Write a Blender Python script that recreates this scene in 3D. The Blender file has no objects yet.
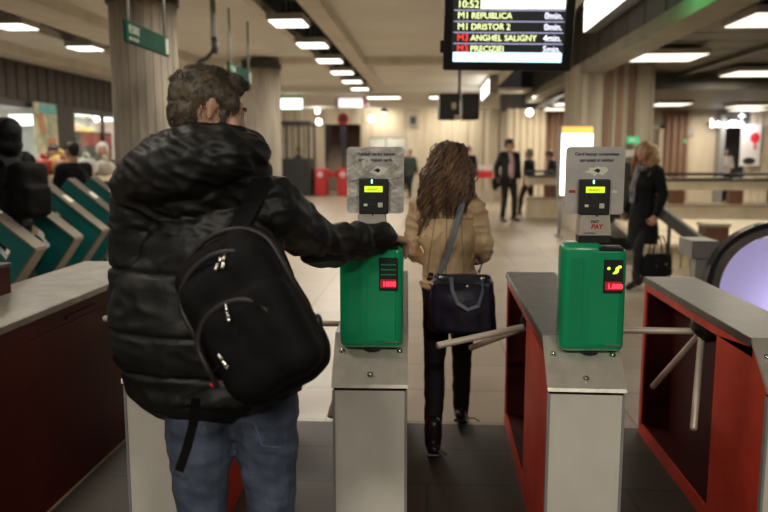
import bpy, bmesh, math, random
from mathutils import Vector, Matrix, Euler, noise
random.seed(7)
S = bpy.context.scene
C = S.collection
V = Vector
R = math.radians

# ------------------------------------------------------------------ camera, world, exposure
EYE, PITCH, FPX = 1.55, R(7.78), 746.67
YAW = math.atan(46 / FPX * math.cos(PITCH))
cam_d = bpy.data.cameras.new('camera')
cam_d.lens, cam_d.sensor_width = 35.0, 36.0
cam_d.dof.use_dof = True
cam_d.dof.focus_distance = 2.62
cam_d.dof.aperture_fstop = 2.2
cam_d.clip_start = 0.05
cam = bpy.data.objects.new('camera', cam_d)
C.objects.link(cam)
cam.location = (0, 0, EYE)
cam.rotation_euler = (R(90) - PITCH, 0, YAW)
S.camera = cam

w = bpy.data.worlds.new('world')
S.world = w
w.use_nodes = True
bg = w.node_tree.nodes['Background']
bg.inputs[0].default_value = (1.0, 0.93, 0.80, 1)
bg.inputs[1].default_value = 0.02

S.view_settings.view_transform = 'Standard'
S.view_settings.look = 'None'
S.view_settings.exposure = 0.2
S.view_settings.gamma = 1.0
S.view_settings.use_curve_mapping = False
S.cycles.use_denoising = True
S.cycles.max_bounces = 6

WARM = (1.0, 0.925, 0.80)
LAMP_GAIN = 1.0


def area_lamp(name, loc, size, power, color=WARM, rot=(0, 0, 0), spread=180):
    d = bpy.data.lights.new(name, 'AREA')
    d.shape = 'RECTANGLE'
    d.size, d.size_y = size
    d.energy = power * LAMP_GAIN
    d.color = color
    d.spread = R(spread)
    o = bpy.data.objects.new(name, d)
    o.location = loc
    o.rotation_euler = rot
    C.objects.link(o)
    return o


def point_lamp(name, loc, r, power, color=WARM):
    d = bpy.data.lights.new(name, 'POINT')
    d.shadow_soft_size = r
    d.energy = power * LAMP_GAIN
    d.color = color
    o = bpy.data.objects.new(name, d)
    o.location = loc
    C.objects.link(o)
    return o


# lamps of the hall that hang outside the frame (above and behind the camera)
area_lamp('ceiling_lamp_entrance_hall', (-1.3, -1.6, 3.35), (1.2, 0.6), 110)
area_lamp('ceiling_lamp_entrance_hall', (1.5, -1.6, 3.35), (1.2, 0.6), 110)
area_lamp('ceiling_lamp_over_gates', (-1.95, 2.1, 3.3), (0.5, 0.7), 20)
area_lamp('ceiling_lamp_over_counter', (-5.9, 2.1, 3.3), (0.5, 0.7), 26)
area_lamp('ceiling_lamp_gate_row', (-1.95, 6.3, 3.3), (0.5, 0.7), 36)
area_lamp('ceiling_lamp_gate_row_far', (-1.95, 8.4, 3.3), (0.5, 0.7), 36)
area_lamp('ceiling_lamp_side_strip', (-5.9, 8.4, 3.3), (0.5, 0.7), 22)
area_lamp('ceiling_lamp_side_hall', (3.9, 5.9, 3.18), (1.1, 1.0), 30)
area_lamp('green_sign_glow', (2.2, 8.6, 3.45), (0.5, 0.25), 7, (0.15, 1.0, 0.3), (0, R(-80), 0))


# ------------------------------------------------------------------ pixel helpers (768x512 frame)
def _ray(px, py):
    u, v = (px - 384) / FPX, (256 - py) / FPX
    cp, sp = math.cos(PITCH), math.sin(PITCH)
    fh, z = cp + v * sp, -sp + v * cp
    c, s = math.cos(YAW), math.sin(YAW)
    return V((c * u - s * fh, s * u + c * fh, z))


def at(px, py, Y):
    r = _ray(px, py)
    return V((r.x / r.y * Y, Y, EYE + r.z / r.y * Y))


# ------------------------------------------------------------------ materials
def mat(name, col, rough=0.6, metal=0.0, var=0.0, scale=8.0, bump=0.0, bscale=None, emit=0.0, ecol=None,
        stretch=(1, 1, 1), col2=None, spec=0.5, coat=0.0, alpha=1.0, trans=0.0):
    m = bpy.data.materials.new(name)
    m.use_nodes = True
    nt = m.node_tree
    b = nt.nodes['Principled BSDF']
    b.inputs['Base Color'].default_value = (*col, 1)
    b.inputs['Roughness'].default_value = rough
    b.inputs['Metallic'].default_value = metal
    b.inputs['Specular IOR Level'].default_value = spec
    b.inputs['Coat Weight'].default_value = coat
    b.inputs['Alpha'].default_value = alpha
    b.inputs['Transmission Weight'].default_value = trans
    if emit:
        b.inputs['Emission Color'].default_value = (*(ecol or col), 1)
        b.inputs['Emission Strength'].default_value = emit
    if var or bump or col2:
        tc = nt.nodes.new('ShaderNodeTexCoord')
        mp = nt.nodes.new('ShaderNodeMapping')
        mp.inputs['Scale'].default_value = stretch
        nt.links.new(tc.outputs['Object'], mp.inputs['Vector'])
        n = nt.nodes.new('ShaderNodeTexNoise')
        n.inputs['Scale'].default_value = scale
        n.inputs['Detail'].default_value = 6
        n.inputs['Roughness'].default_value = 0.6
        nt.links.new(mp.outputs[0], n.inputs['Vector'])
        if var or col2:
            rp = nt.nodes.new('ShaderNodeValToRGB')
            c1 = [max(0, c * (1 - var)) for c in col]
            c2 = col2 or [min(1, c * (1 + var)) for c in col]
            rp.color_ramp.elements[0].position = 0.33
            rp.color_ramp.elements[1].position = 0.67
            rp.color_ramp.elements[0].color = (*c1, 1)
            rp.color_ramp.elements[1].color = (*c2, 1)
            nt.links.new(n.outputs[0], rp.inputs[0])
            nt.links.new(rp.outputs[0], b.inputs['Base Color'])
        if bump:
            n2 = n
            if bscale:
                n2 = nt.nodes.new('ShaderNodeTexNoise')
                n2.inputs['Scale'].default_value = bscale
                n2.inputs['Detail'].default_value = 5
                nt.links.new(mp.outputs[0], n2.inputs['Vector'])
            bp = nt.nodes.new('ShaderNodeBump')
            bp.inputs['Strength'].default_value = bump
            bp.inputs['Distance'].default_value = 0.02
            nt.links.new(n2.outputs[0], bp.inputs['Height'])
            nt.links.new(bp.outputs[0], b.inputs['Normal'])
    return m


def tile_mat(name, c1, c2, cm, size, rough=0.35, mortar=0.012, offset=0.5, wmul=1.0):
    m = bpy.data.materials.new(name)
    m.use_nodes = True
    nt = m.node_tree
    b = nt.nodes['Principled BSDF']
    tc = nt.nodes.new('ShaderNodeTexCoord')
    br = nt.nodes.new('ShaderNodeTexBrick')
    br.offset = offset
    br.inputs['Scale'].default_value = 1.0
    br.inputs['Brick Width'].default_value = size * wmul
    br.inputs['Row Height'].default_value = size
    br.inputs['Mortar Size'].default_value = mortar
    br.inputs['Mortar Smooth'].default_value = 0.3
    br.inputs['Color1'].default_value = (*c1, 1)
    br.inputs['Color2'].default_value = (*c2, 1)
    br.inputs['Mortar'].default_value = (*cm, 1)
    nt.links.new(tc.outputs['Object'], br.inputs['Vector'])
    n = nt.nodes.new('ShaderNodeTexNoise')
    n.inputs['Scale'].default_value = 2.2
    n.inputs['Detail'].default_value = 8
    nt.links.new(tc.outputs['Object'], n.inputs['Vector'])
    mx = nt.nodes.new('ShaderNodeMixRGB')
    mx.blend_type = 'MULTIPLY'
    mx.inputs[0].default_value = 0.55
    rp = nt.nodes.new('ShaderNodeValToRGB')
    rp.color_ramp.elements[0].position, rp.color_ramp.elements[1].position = 0.3, 0.7
    rp.color_ramp.elements[0].color = (0.55, 0.55, 0.55, 1)
    nt.links.new(n.outputs[0], rp.inputs[0])
    nt.links.new(br.outputs[0], mx.inputs[1])
    nt.links.new(rp.outputs[0], mx.inputs[2])
    nt.links.new(mx.outputs[0], b.inputs['Base Color'])
    mr = nt.nodes.new('ShaderNodeMapRange')
    mr.inputs['To Min'].default_value = rough - 0.1
    mr.inputs['To Max'].default_value = rough + 0.2
    nt.links.new(n.outputs[0], mr.inputs['Value'])
    nt.links.new(mr.outputs[0], b.inputs['Roughness'])
    return m


M = {}
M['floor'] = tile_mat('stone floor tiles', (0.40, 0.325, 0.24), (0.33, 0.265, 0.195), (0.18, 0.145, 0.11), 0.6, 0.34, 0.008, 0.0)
M['gateshade'] = tile_mat('shaded gate paving', (0.054, 0.041, 0.028), (0.038, 0.029, 0.020), (0.015, 0.012, 0.009), 0.42, 0.55, 0.010, 0.5, 2.2)  # same stone as the floor, with the gate row's shade put into the colour
M['ceil'] = mat('cream painted ceiling', (0.76, 0.74, 0.67), 0.8, var=0.06, scale=1.2)
M['beam'] = mat('cream painted concrete beam', (0.66, 0.61, 0.52), 0.8, var=0.10, scale=2)
M['recess'] = mat('dark recess', (0.05, 0.055, 0.05), 0.8, var=0.1)
M['concrete'] = mat('board marked concrete', (0.33, 0.29, 0.235), 0.85, var=0.32, scale=6, stretch=(1, 1, 0.12), bump=0.25, bscale=30)
M['rustcrete'] = mat('rust stained concrete', (0.43, 0.365, 0.27), 0.85, var=0.3, scale=3.2, stretch=(2.2, 2.2, 0.07), col2=(0.58, 0.52, 0.41), bump=0.25, bscale=25)
M['pale'] = mat('pale fluted concrete', (0.55, 0.47, 0.35), 0.85, var=0.12, scale=3, stretch=(1, 1, 0.15), bump=0.15, bscale=20)
M['redflute'] = mat('red brown flutes', (0.26, 0.16, 0.11), 0.8, var=0.2, scale=4, stretch=(1, 1, 0.1))
M['brownpanel'] = mat('dark brown wall panelling', (0.045, 0.033, 0.023), 0.6, var=0.3, scale=3, stretch=(1, 3, 0.12))
M['darkpanel'] = mat('dark bulkhead panels', (0.055, 0.052, 0.042), 0.55, var=0.2, scale=2)
M['darkceil'] = mat('dark metal ceiling panels', (0.105, 0.098, 0.078), 0.45, metal=0.3, var=0.25, scale=2.5)
M['lipbeam'] = mat('painted edge beam', (0.28, 0.26, 0.20), 0.7, var=0.12, scale=3)
M['cream'] = mat('cream parapet concrete', (0.74, 0.64, 0.48), 0.8, var=0.1, scale=3)
M['brownpost'] = mat('brown painted posts', (0.20, 0.085, 0.05), 0.6, var=0.15)
M['black'] = mat('black plastic', (0.012, 0.012, 0.013), 0.4, var=0.2)
M['darkmetal'] = mat('dark painted metal', (0.045, 0.045, 0.045), 0.4, metal=0.5, var=0.15)
M['greymetal'] = mat('grey painted metal', (0.30, 0.30, 0.29), 0.5, metal=0.3, var=0.1)
M['steel'] = mat('brushed stainless steel', (0.60, 0.56, 0.49), 0.36, metal=0.55, var=0.12, scale=14, stretch=(1, 0.1, 1), bump=0.05, bscale=60)
M['slab'] = mat('worn dark steel slab', (0.075, 0.070, 0.058), 0.40, metal=0.5, var=0.25, scale=9, bump=0.08, bscale=40)
M['countertop'] = mat('worn pale steel counter', (0.30, 0.28, 0.24), 0.4, metal=0.5, var=0.25, scale=7, bump=0.05, bscale=40)
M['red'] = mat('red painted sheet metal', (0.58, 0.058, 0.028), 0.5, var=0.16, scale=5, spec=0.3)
M['redin'] = mat('dark red sheet and inner shade', (0.055, 0.007, 0.005), 0.6, var=0.2, scale=5, spec=0.2)  # dark red small parts; on the linings the unlit inside is painted in
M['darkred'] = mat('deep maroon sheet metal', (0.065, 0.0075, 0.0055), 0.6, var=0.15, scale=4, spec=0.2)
M['white'] = mat('scuffed white front panel', (0.63, 0.60, 0.53), 0.5, var=0.045, scale=7, stretch=(1, 1, 0.6), bump=0.03, bscale=60)
M['green'] = mat('green validator plastic', (0.003, 0.29, 0.12), 0.30, var=0.05, scale=6, coat=0.2)
M['greendk'] = mat('green inset plastic', (0.003, 0.265, 0.11), 0.34, var=0.05)
M['board'] = mat('brushed aluminium board', (0.46, 0.44, 0.41), 0.5, metal=0.2, var=0.10, scale=12)
M['boardtape'] = mat('crumpled clear tape', (0.46, 0.44, 0.40), 0.28, var=0.22, scale=22, bump=0.7, bscale=26)
M['smudge'] = mat('worn paint patch', (0.74, 0.72, 0.62), 0.6, var=0.1)
M['ink'] = mat('dark print', (0.02, 0.02, 0.05), 0.7)
M['redink'] = mat('red print', (0.45, 0.02, 0.02), 0.6)
M['teal'] = mat('teal painted metal', (0.004, 0.118, 0.112), 0.4, var=0.1)
M['tealdk'] = mat('deep teal panel', (0.003, 0.075, 0.075), 0.45, var=0.1)
M['gatesteel'] = mat('worn champagne steel', (0.18, 0.155, 0.115), 0.4, metal=0.6, var=0.15, scale=8)
M['arm'] = mat('worn ivory painted tube', (0.62, 0.57, 0.47), 0.4, metal=0.2, var=0.1, scale=10)
M['lens'] = mat('ceiling light diffuser', (0.95, 0.94, 0.88), 0.6, emit=2.6, ecol=(1.0, 0.97, 0.90))
M['lensdim'] = mat('side hall light grid', (0.95, 0.92, 0.84), 0.6, emit=1.6, ecol=(1.0, 0.91, 0.76))
M['lightbody'] = mat('light housing', (0.45, 0.43, 0.38), 0.6, var=0.05)
M['litsoft'] = mat('softly lit sign face', (0.9, 0.88, 0.85), 0.5, emit=0.9, ecol=(1, 0.95, 0.92))
M['lit'] = mat('lit sign face', (0.95, 0.95, 0.92), 0.5, emit=3.0, ecol=(1, 0.98, 0.93))
M['litgreen'] = mat('lit mint sign face', (0.7, 0.95, 0.85), 0.5, emit=2.4, ecol=(0.72, 1.0, 0.85))
M['litorange'] = mat('lit orange header', (0.9, 0.45, 0.08), 0.5, emit=0.9, ecol=(1.0, 0.5, 0.1))
M['globe'] = mat('lit globe glass', (1, 1, 0.95), 0.4, emit=4.0, ecol=(1, 0.95, 0.8))
M['neon'] = mat('white neon letters', (0.95, 0.95, 1), 0.5, emit=2.2, ecol=(0.9, 0.88, 1.0))
M['ledg'] = mat('lime screen', (0.6, 0.75, 0.02), 0.4, emit=0.9, ecol=(0.62, 0.8, 0.02))
M['ledc'] = mat('green status lamp', (0.2, 0.95, 0.6), 0.4, emit=3.5, ecol=(0.25, 1.0, 0.6))
M['ledr'] = mat('red digits', (0.9, 0.03, 0.06), 0.4, emit=1.6, ecol=(1.0, 0.04, 0.08))
M['ledrback'] = mat('red digit window', (0.25, 0.01, 0.015), 0.4, emit=0.25, ecol=(0.8, 0.02, 0.03))
M['ledarrow'] = mat('lime arrow', (0.5, 0.8, 0.05), 0.4, emit=1.4, ecol=(0.5, 0.9, 0.06))
M['key'] = mat('pale key', (0.55, 0.55, 0.5), 0.5)
M['scr_bg'] = mat('screen black', (0.01, 0.012, 0.012), 0.3, emit=0.05, ecol=(0.3, 0.32, 0.3))
M['scr_y'] = mat('screen yellow', (0.9, 0.95, 0.5), 0.4, emit=1.6, ecol=(0.85, 0.95, 0.42))
M['scr_w'] = mat('screen white', (0.95, 0.95, 1), 0.4, emit=1.6, ecol=(0.85, 0.88, 1.0))
M['scr_head'] = mat('screen pale header', (0.95, 0.97, 0.8), 0.4, emit=1.5, ecol=(0.95, 1.0, 0.75))
M['scr_faint'] = mat('screen faint print', (0.9, 0.9, 0.6), 0.4, emit=1.1, ecol=(0.9, 0.9, 0.6))
M['scr_r'] = mat('screen red', (0.9, 0.05, 0.04), 0.4, emit=1.5, ecol=(1.0, 0.05, 0.04))
M['scr_b'] = mat('screen blue banner', (0.6, 0.85, 0.98), 0.4, emit=1.7, ecol=(0.55, 0.85, 1.0))
M['scr_l'] = mat('screen lavender rule', (0.5, 0.5, 0.8), 0.4, emit=0.8, ecol=(0.55, 0.55, 0.9))
M['signgreen'] = mat('green sign enamel', (0.007, 0.040, 0.024), 0.85, var=0.1, spec=0.08)
M['signink'] = mat('sign pale lettering', (0.30, 0.33, 0.25), 0.6)
M['rubber'] = mat('black handrail rubber', (0.02, 0.02, 0.022), 0.3, var=0.1)
M['lav'] = mat('lit lavender balustrade glass', (0.58, 0.55, 0.74), 0.32, emit=0.14, ecol=(0.50, 0.46, 0.95), coat=0.4)
M['chrome'] = mat('chrome', (0.75, 0.73, 0.68), 0.18, metal=1.0, var=0.03)
M['glass'] = mat('clear window glass', (0.9, 0.95, 0.93), 0.05, trans=1.0, alpha=0.35)
M['skin'] = mat('fair skin', (0.58, 0.33, 0.23), 0.5, var=0.10, scale=18)
M['lips'] = mat('lips', (0.40, 0.15, 0.12), 0.5)
M['eye'] = mat('eye white', (0.7, 0.68, 0.62), 0.25)
M['iris'] = mat('dark iris', (0.03, 0.02, 0.015), 0.2)
M['hairbrown'] = mat('short brown hair', (0.040, 0.028, 0.018), 0.5, var=0.45, scale=30, col2=(0.13, 0.097, 0.060))
M['hairlong'] = mat('long brown hair', (0.070, 0.037, 0.020), 0.45, var=0.4, scale=18, col2=(0.27, 0.155, 0.085), stretch=(1, 1, 0.25))
M['hairblond'] = mat('curly honey hair', (0.28, 0.14, 0.05), 0.5, var=0.4, scale=25, col2=(0.58, 0.36, 0.16))
M['hairdark'] = mat('dark hair', (0.015, 0.011, 0.009), 0.5, var=0.3, scale=20)
M['hairgrey'] = mat('ash hair', (0.25, 0.20, 0.14), 0.5, var=0.3, scale=20)
M['parka'] = mat('black nylon parka', (0.0030, 0.0033, 0.0028), 0.54, var=0.15, scale=8, bump=0.12, bscale=34, spec=0.48)
M['pack'] = mat('black backpack cloth', (0.0022, 0.0022, 0.0024), 0.75, var=0.3, scale=60, bump=0.2, bscale=220, spec=0.18)
M['packzip'] = mat('dark zip tape', (0.014, 0.011, 0.011), 0.5, var=0.2)
M['redtab'] = mat('red tab', (0.85, 0.03, 0.02), 0.5, var=0.05)
M['denim'] = mat('blue denim', (0.036, 0.052, 0.095), 0.8, var=0.4, scale=5, bump=0.2, bscale=180, col2=(0.085, 0.11, 0.165))
M['denimdk'] = mat('denim seam', (0.05, 0.07, 0.13), 0.85)
M['tan'] = mat('tan jacket suede', (0.70, 0.50, 0.29), 0.6, var=0.16, scale=7, bump=0.3, bscale=22)
M['tandk'] = mat('tan seam', (0.30, 0.20, 0.11), 0.8)
M['cuff'] = mat('mauve knit cuff', (0.16, 0.12, 0.14), 0.8, var=0.15)
M['blackjean'] = mat('black stretch denim', (0.005, 0.0055, 0.007), 0.8, var=0.2)
M['navyhem'] = mat('navy shirt hem', (0.04, 0.055, 0.13), 0.8, var=0.15)
M['navybag'] = mat('navy leather', (0.012, 0.015, 0.032), 0.36, var=0.2, scale=12, bump=0.15, bscale=90)
M['strap'] = mat('slate strap', (0.10, 0.115, 0.145), 0.45, var=0.1)
M['boot'] = mat('black boot leather', (0.012, 0.011, 0.011), 0.35, var=0.2)
M['blackwool'] = mat('black coat', (0.004, 0.004, 0.005), 0.65, var=0.25, scale=10, spec=0.2)
M['suit'] = mat('dark navy suit', (0.006, 0.0065, 0.010), 0.7, var=0.15)
M['pink'] = mat('pale pink shirt', (0.62, 0.42, 0.44), 0.8, var=0.06)
M['greyscarf'] = mat('grey patterned scarf', (0.12, 0.12, 0.13), 0.85, var=0.6, scale=24, col2=(0.45, 0.45, 0.46))
M['orange'] = mat('coral scarf', (0.75, 0.22, 0.13), 0.8, var=0.1)
M['paleshirt'] = mat('pale shirt', (0.62, 0.56, 0.48), 0.8, var=0.08)
M['bluebag'] = mat('blue bag', (0.05, 0.13, 0.42), 0.5, var=0.1)
M['whitehat'] = mat('white knit hat', (0.72, 0.70, 0.66), 0.9, var=0.08)
M['olive'] = mat('dark olive coat', (0.03, 0.045, 0.035), 0.8, var=0.15)
M['shopwall'] = mat('lit shop interior', (0.66, 0.68, 0.64), 0.7, var=0.15, scale=1.5)
M['shopdark'] = mat('dark shop interior', (0.10, 0.085, 0.07), 0.7, var=0.3, scale=2)
for i, c in enumerate([(0.55, 0.07, 0.05), (0.60, 0.42, 0.06), (0.08, 0.26, 0.40), (0.10, 0.32, 0.14), (0.60, 0.56, 0.48), (0.52, 0.22, 0.10), (0.35, 0.10, 0.28)]):
    M['goods%d' % i] = mat('goods colour %d' % i, c, 0.5, var=0.1)
M['poster'] = mat('pale green poster print', (0.42, 0.50, 0.32), 0.5, var=0.5, scale=3.5, col2=(0.72, 0.66, 0.42))
M['postertop'] = mat('aqua poster print', (0.12, 0.42, 0.42), 0.5, var=0.3, scale=5)
M['paperwhite'] = mat('white notice paper', (0.72, 0.70, 0.66), 0.6, var=0.05)
M['heart'] = mat('red print shape', (0.70, 0.03, 0.04), 0.5, var=0.05)
M['exitgreen'] = mat('exit sign green', (0.02, 0.38, 0.18), 0.5, emit=0.35, ecol=(0.05, 0.9, 0.4))
M['stair'] = mat('worn brown steps', (0.20, 0.15, 0.11), 0.7, var=0.2)
M['lightred'] = mat('bright red plastic', (0.50, 0.025, 0.03), 0.4, var=0.08)
M['sand'] = mat('sand coloured stone', (0.48, 0.40, 0.29), 0.7, var=0.1)


# ------------------------------------------------------------------ mesh helpers
def box(bm, c, s, rot=None, bevel=0.0, seg=2):
    t = bmesh.new()
    bmesh.ops.create_cube(t, size=1.0)
    for v in t.verts:
        v.co = V((v.co.x * s[0], v.co.y * s[1], v.co.z * s[2]))
    if bevel:
        bmesh.ops.bevel(t, geom=list(t.edges), offset=bevel, segments=seg, profile=0.5, affect='EDGES')
    m = Matrix.Translation(V(c))
    if rot is not None:
        m = m @ (rot.to_4x4() if isinstance(rot, Matrix) else Euler(rot).to_matrix().to_4x4())
    t.transform(m)
    merge(bm, t)


def bx(bm, x0, x1, y0, y1, z0, z1, bevel=0.0):
    box(bm, ((x0 + x1) / 2, (y0 + y1) / 2, (z0 + z1) / 2), (x1 - x0, y1 - y0, z1 - z0), None, bevel)


def merge(bm, t):
    vs = [bm.verts.new(v.co) for v in t.verts]
    t.verts.index_update()
    for f in t.faces:
        try:
            nf = bm.faces.new([vs[v.index] for v in f.verts])
            nf.smooth = f.smooth
        except ValueError:
            pass
    t.free()


def frame_of(d):
    d = d.normalized()
    a = V((0, 0, 1)) if abs(d.z) < 0.9 else V((1, 0, 0))
    x = d.cross(a).normalized()
    return x, d.cross(x).normalized()


def tube(bm, pts, rad, seg=10, cap=True, smooth=True):
    pts = [V(p) for p in pts]
    if not isinstance(rad, (list, tuple)):
        rad = [rad] * len(pts)
    rings = []
    px = None
    for i, p in enumerate(pts):
        d = (pts[min(i + 1, len(pts) - 1)] - pts[max(i - 1, 0)])
        d = d.normalized() if d.length > 1e-9 else V((0, 0, 1))
        if px is None:
            x, y = frame_of(d)
        else:
            x = px - d * px.dot(d)
            x = x.normalized() if x.length > 1e-6 else frame_of(d)[0]
            y = d.cross(x)
        px = x
        rings.append([bm.verts.new(p + (x * math.cos(2 * math.pi * k / seg) + y * math.sin(2 * math.pi * k / seg)) * rad[i]) for k in range(seg)])
    for a, b in zip(rings, rings[1:]):
        for k in range(seg):
            f = bm.faces.new((a[k], a[(k + 1) % seg], b[(k + 1) % seg], b[k]))
            f.smooth = smooth
    if cap:
        bm.faces.new(rings[0][::-1])
        bm.faces.new(rings[-1])


def ribbon(bm, pts, wv, w, th):
    """a flat band along pts, w wide along wv, th thick"""
    pts = [V(p) for p in pts]
    rings = []
    for i, p in enumerate(pts):
        d = (pts[min(i + 1, len(pts) - 1)] - pts[max(i - 1, 0)]).normalized()
        x = (V(wv) - d * V(wv).dot(d)).normalized()
        y = d.cross(x)
        rings.append([bm.verts.new(p + x * a * w / 2 + y * b * th / 2) for a, b in ((-1, -1), (1, -1), (1, 1), (-1, 1))])
    for a, b in zip(rings, rings[1:]):
        for k in range(4):
            bm.faces.new((a[k], a[(k + 1) % 4], b[(k + 1) % 4], b[k]))
    bm.faces.new(rings[0][::-1])
    bm.faces.new(rings[-1])


def loft(bm, rings, seg=24):
    """rings: (centre, x half axis vector, y half axis vector)"""
    rs = []
    for c, ax, ay in rings:
        c, ax, ay = V(c), V(ax), V(ay)
        rs.append([bm.verts.new(c + ax * math.cos(2 * math.pi * k / seg) + ay * math.sin(2 * math.pi * k / seg)) for k in range(seg)])
    for a, b in zip(rs, rs[1:]):
        for k in range(seg):
            f = bm.faces.new((a[k], a[(k + 1) % seg], b[(k + 1) % seg], b[k]))
            f.smooth = True
    bm.faces.new(rs[0][::-1])
    bm.faces.new(rs[-1])


def ell(bm, c, r, rot=None, sub=3):
    t = bmesh.new()
    bmesh.ops.create_icosphere(t, subdivisions=sub, radius=1.0)
    r = r if isinstance(r, (list, tuple, Vector)) else (r, r, r)
    m = Matrix.Translation(V(c))
    if rot is not None:
        m = m @ (rot.to_4x4() if isinstance(rot, Matrix) else Euler(rot).to_matrix().to_4x4())
    t.transform(m @ Matrix.Diagonal((r[0], r[1], r[2], 1)))
    for f in t.faces:
        f.smooth = True
    merge(bm, t)


def chain(bm, pts, rad, sub=2):
    pts = [V(p) for p in pts]
    if not isinstance(rad, (list, tuple)):
        rad = [rad] * len(pts)
    for p, r in zip(pts, rad):
        ell(bm, p, r, None, sub)
    for (a, ra), (b, rb) in zip(zip(pts, rad), zip(pts[1:], rad[1:])):
        if (b - a).length > 1e-5:
            tube(bm, [a, b], [ra * 0.995, rb * 0.995], 14)


def prism(bm, poly, origin, u, v, n, depth):
    """poly in (u,v), extruded by depth along n"""
    o, u, v, n = V(origin), V(u), V(v), V(n)
    a = [bm.verts.new(o + u * p[0] + v * p[1]) for p in poly]
    b = [bm.verts.new(o + u * p[0] + v * p[1] + n * depth) for p in poly]
    k = len(poly)
    bm.faces.new(a[::-1])
    bm.faces.new(b)
    for i in range(k):
        bm.faces.new((a[i], a[(i + 1) % k], b[(i + 1) % k], b[i]))


def root_of(o):
    while o.parent:
        o = o.parent
    return o


def link_mesh(name, me, m, parent=None, world=False):
    if world and parent is not None:
        me.transform(root_of(parent).matrix_basis.inverted())
    me.name = name
    if m is not None:
        me.materials.clear()
        me.materials.append(M[m] if isinstance(m, str) else m)
    o = bpy.data.objects.new(name, me)
    C.objects.link(o)
    if parent is not None:
        o.parent = parent
    return o


def obj(name, bm, m, parent=None, world=False, smooth=None):
    bmesh.ops.recalc_face_normals(bm, faces=list(bm.faces))
    if smooth is not None:
        for f in bm.faces:
            f.smooth = smooth
    me = bpy.data.meshes.new(name)
    bm.to_mesh(me)
    bm.free()
    return link_mesh(name, me, m, parent, world)


def B():
    return bmesh.new()


def tag(o, label=None, cat=None, group=None, kind=None):
    if label: o['label'] = label
    if cat: o['category'] = cat
    if group: o['group'] = group
    if kind: o['kind'] = kind
    return o


def thing(name, label, cat, loc=(0, 0, 0), rotz=0.0, group=None):
    o = bpy.data.objects.new(name, None)
    o.empty_display_size = 0.1
    C.objects.link(o)
    o.location = loc
    o.rotation_euler = (0, 0, rotz)
    return tag(o, label, cat, group)


def struct(name, bm, m, smooth=None):
    return tag(obj(name, bm, m, None, False, smooth), kind='structure')


def dup(root, loc, rotz=None, label=None, group=None):
    r = root.copy()
    C.objects.link(r)
    r.location = loc
    if rotz is not None:
        r.rotation_euler = (0, 0, rotz)
    if label: r['label'] = label
    if group: r['group'] = group
    for ch in list(root.children):
        c = ch.copy()
        C.objects.link(c)
        c.parent = r
        for g in ch.children:
            d = g.copy()
            C.objects.link(d)
            d.parent = c
    return r


def blob(bm, voxel, smooth=3, disp=None, passes=1):
    """union of closed shapes -> one continuous smooth mesh"""
    bmesh.ops.recalc_face_normals(bm, faces=list(bm.faces))
    me = bpy.data.meshes.new('shape')
    bm.to_mesh(me)
    bm.free()
    o = bpy.data.objects.new('shape', me)
    C.objects.link(o)
    r = o.modifiers.new('r', 'REMESH')
    r.mode = 'VOXEL'
    r.voxel_size = voxel
    r.use_smooth_shade = True
    if smooth:
        s = o.modifiers.new('s', 'SMOOTH')
        s.factor = 0.5
        s.iterations = smooth
    dg = bpy.context.evaluated_depsgraph_get()
    out = bpy.data.meshes.new_from_object(o.evaluated_get(dg))
    bpy.data.objects.remove(o)
    bpy.data.meshes.remove(me)
    if disp:
        ns = [v.normal.copy() for v in out.vertices]
        for v, n in zip(out.vertices, ns):
            v.co += n * disp(v.co, n)
        out.update()
    for p in out.polygons:
        p.use_smooth = True
    return out


def text(name, body, size, m, parent, origin, u, v, align='LEFT', depth=0.001, world=False, squeeze=1.0, bold=0.0):
    cu = bpy.data.curves.new(name, 'FONT')
    cu.body = body
    cu.size = size
    cu.align_x = align
    cu.extrude = depth
    cu.offset = bold
    cu.resolution_u = 3
    o = bpy.data.objects.new(name, cu)
    C.objects.link(o)
    dg = bpy.context.evaluated_depsgraph_get()
    me = bpy.data.meshes.new_from_object(o.evaluated_get(dg))
    bpy.data.objects.remove(o)
    bpy.data.curves.remove(cu)
    u, v = V(u).normalized(), V(v).normalized()
    n = u.cross(v)
    mt = Matrix(((u.x * squeeze, v.x, n.x, origin[0]), (u.y * squeeze, v.y, n.y, origin[1]), (u.z * squeeze, v.z, n.z, origin[2]), (0, 0, 0, 1)))
    me.transform(mt)
    return link_mesh(name, me, m, parent, world)


# ================================================================== SETTING
bm = B(); bx(bm, -14, 24, -6, 36, -0.1, 0.0); struct('floor', bm, 'floor')
bm = B(); bx(bm, -1.64, 4.5, -1.5, 4.16, 0.0, 0.004); struct('floor_gate_shade', bm, 'gateshade')  # added sheet that paints the shade of the gate row onto the floor

ZC, ZB, XR = 3.58, 3.41, 1.75        # ceiling, beam underside, bulkhead line
bm = B()
bx(bm, -8.3, -6.2, -6, 23.2, ZC, ZC + 0.1)
bx(bm, -5.6, -2.25, -6, 23.2, ZC, ZC + 0.1)
bx(bm, -1.65, XR, -6, 23.2, ZC, ZC + 0.1)
bx(bm, -9, 4, 23.2, 34.4, ZB + 0.02, ZB + 0.12)
bx(bm, -9, XR, 22.9, 23.2, ZB, ZC + 0.1)
struct('ceiling', bm, 'ceil')
bm = B()
bx(bm, -6.2, -5.6, -1, 23, ZC + 0.25, ZC + 0.3)
bx(bm, -2.25, -1.65, -1, 23, ZC + 0.25, ZC + 0.3)
for x in (-6.2, -5.6, -2.25, -1.65):
    bx(bm, x - 0.01, x + 0.01, -1, 23, ZC, ZC + 0.3)
for y in [3.2 + 2.1 * k for k in range(10)]:
    bx(bm, -6.2, -5.6, y - .03, y + .03, ZC + .02, ZC + .25)
    bx(bm, -2.25, -1.65, y - .03, y + .03, ZC + .02, ZC + .25)
struct('ceiling_light_recess', bm, 'recess')
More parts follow.
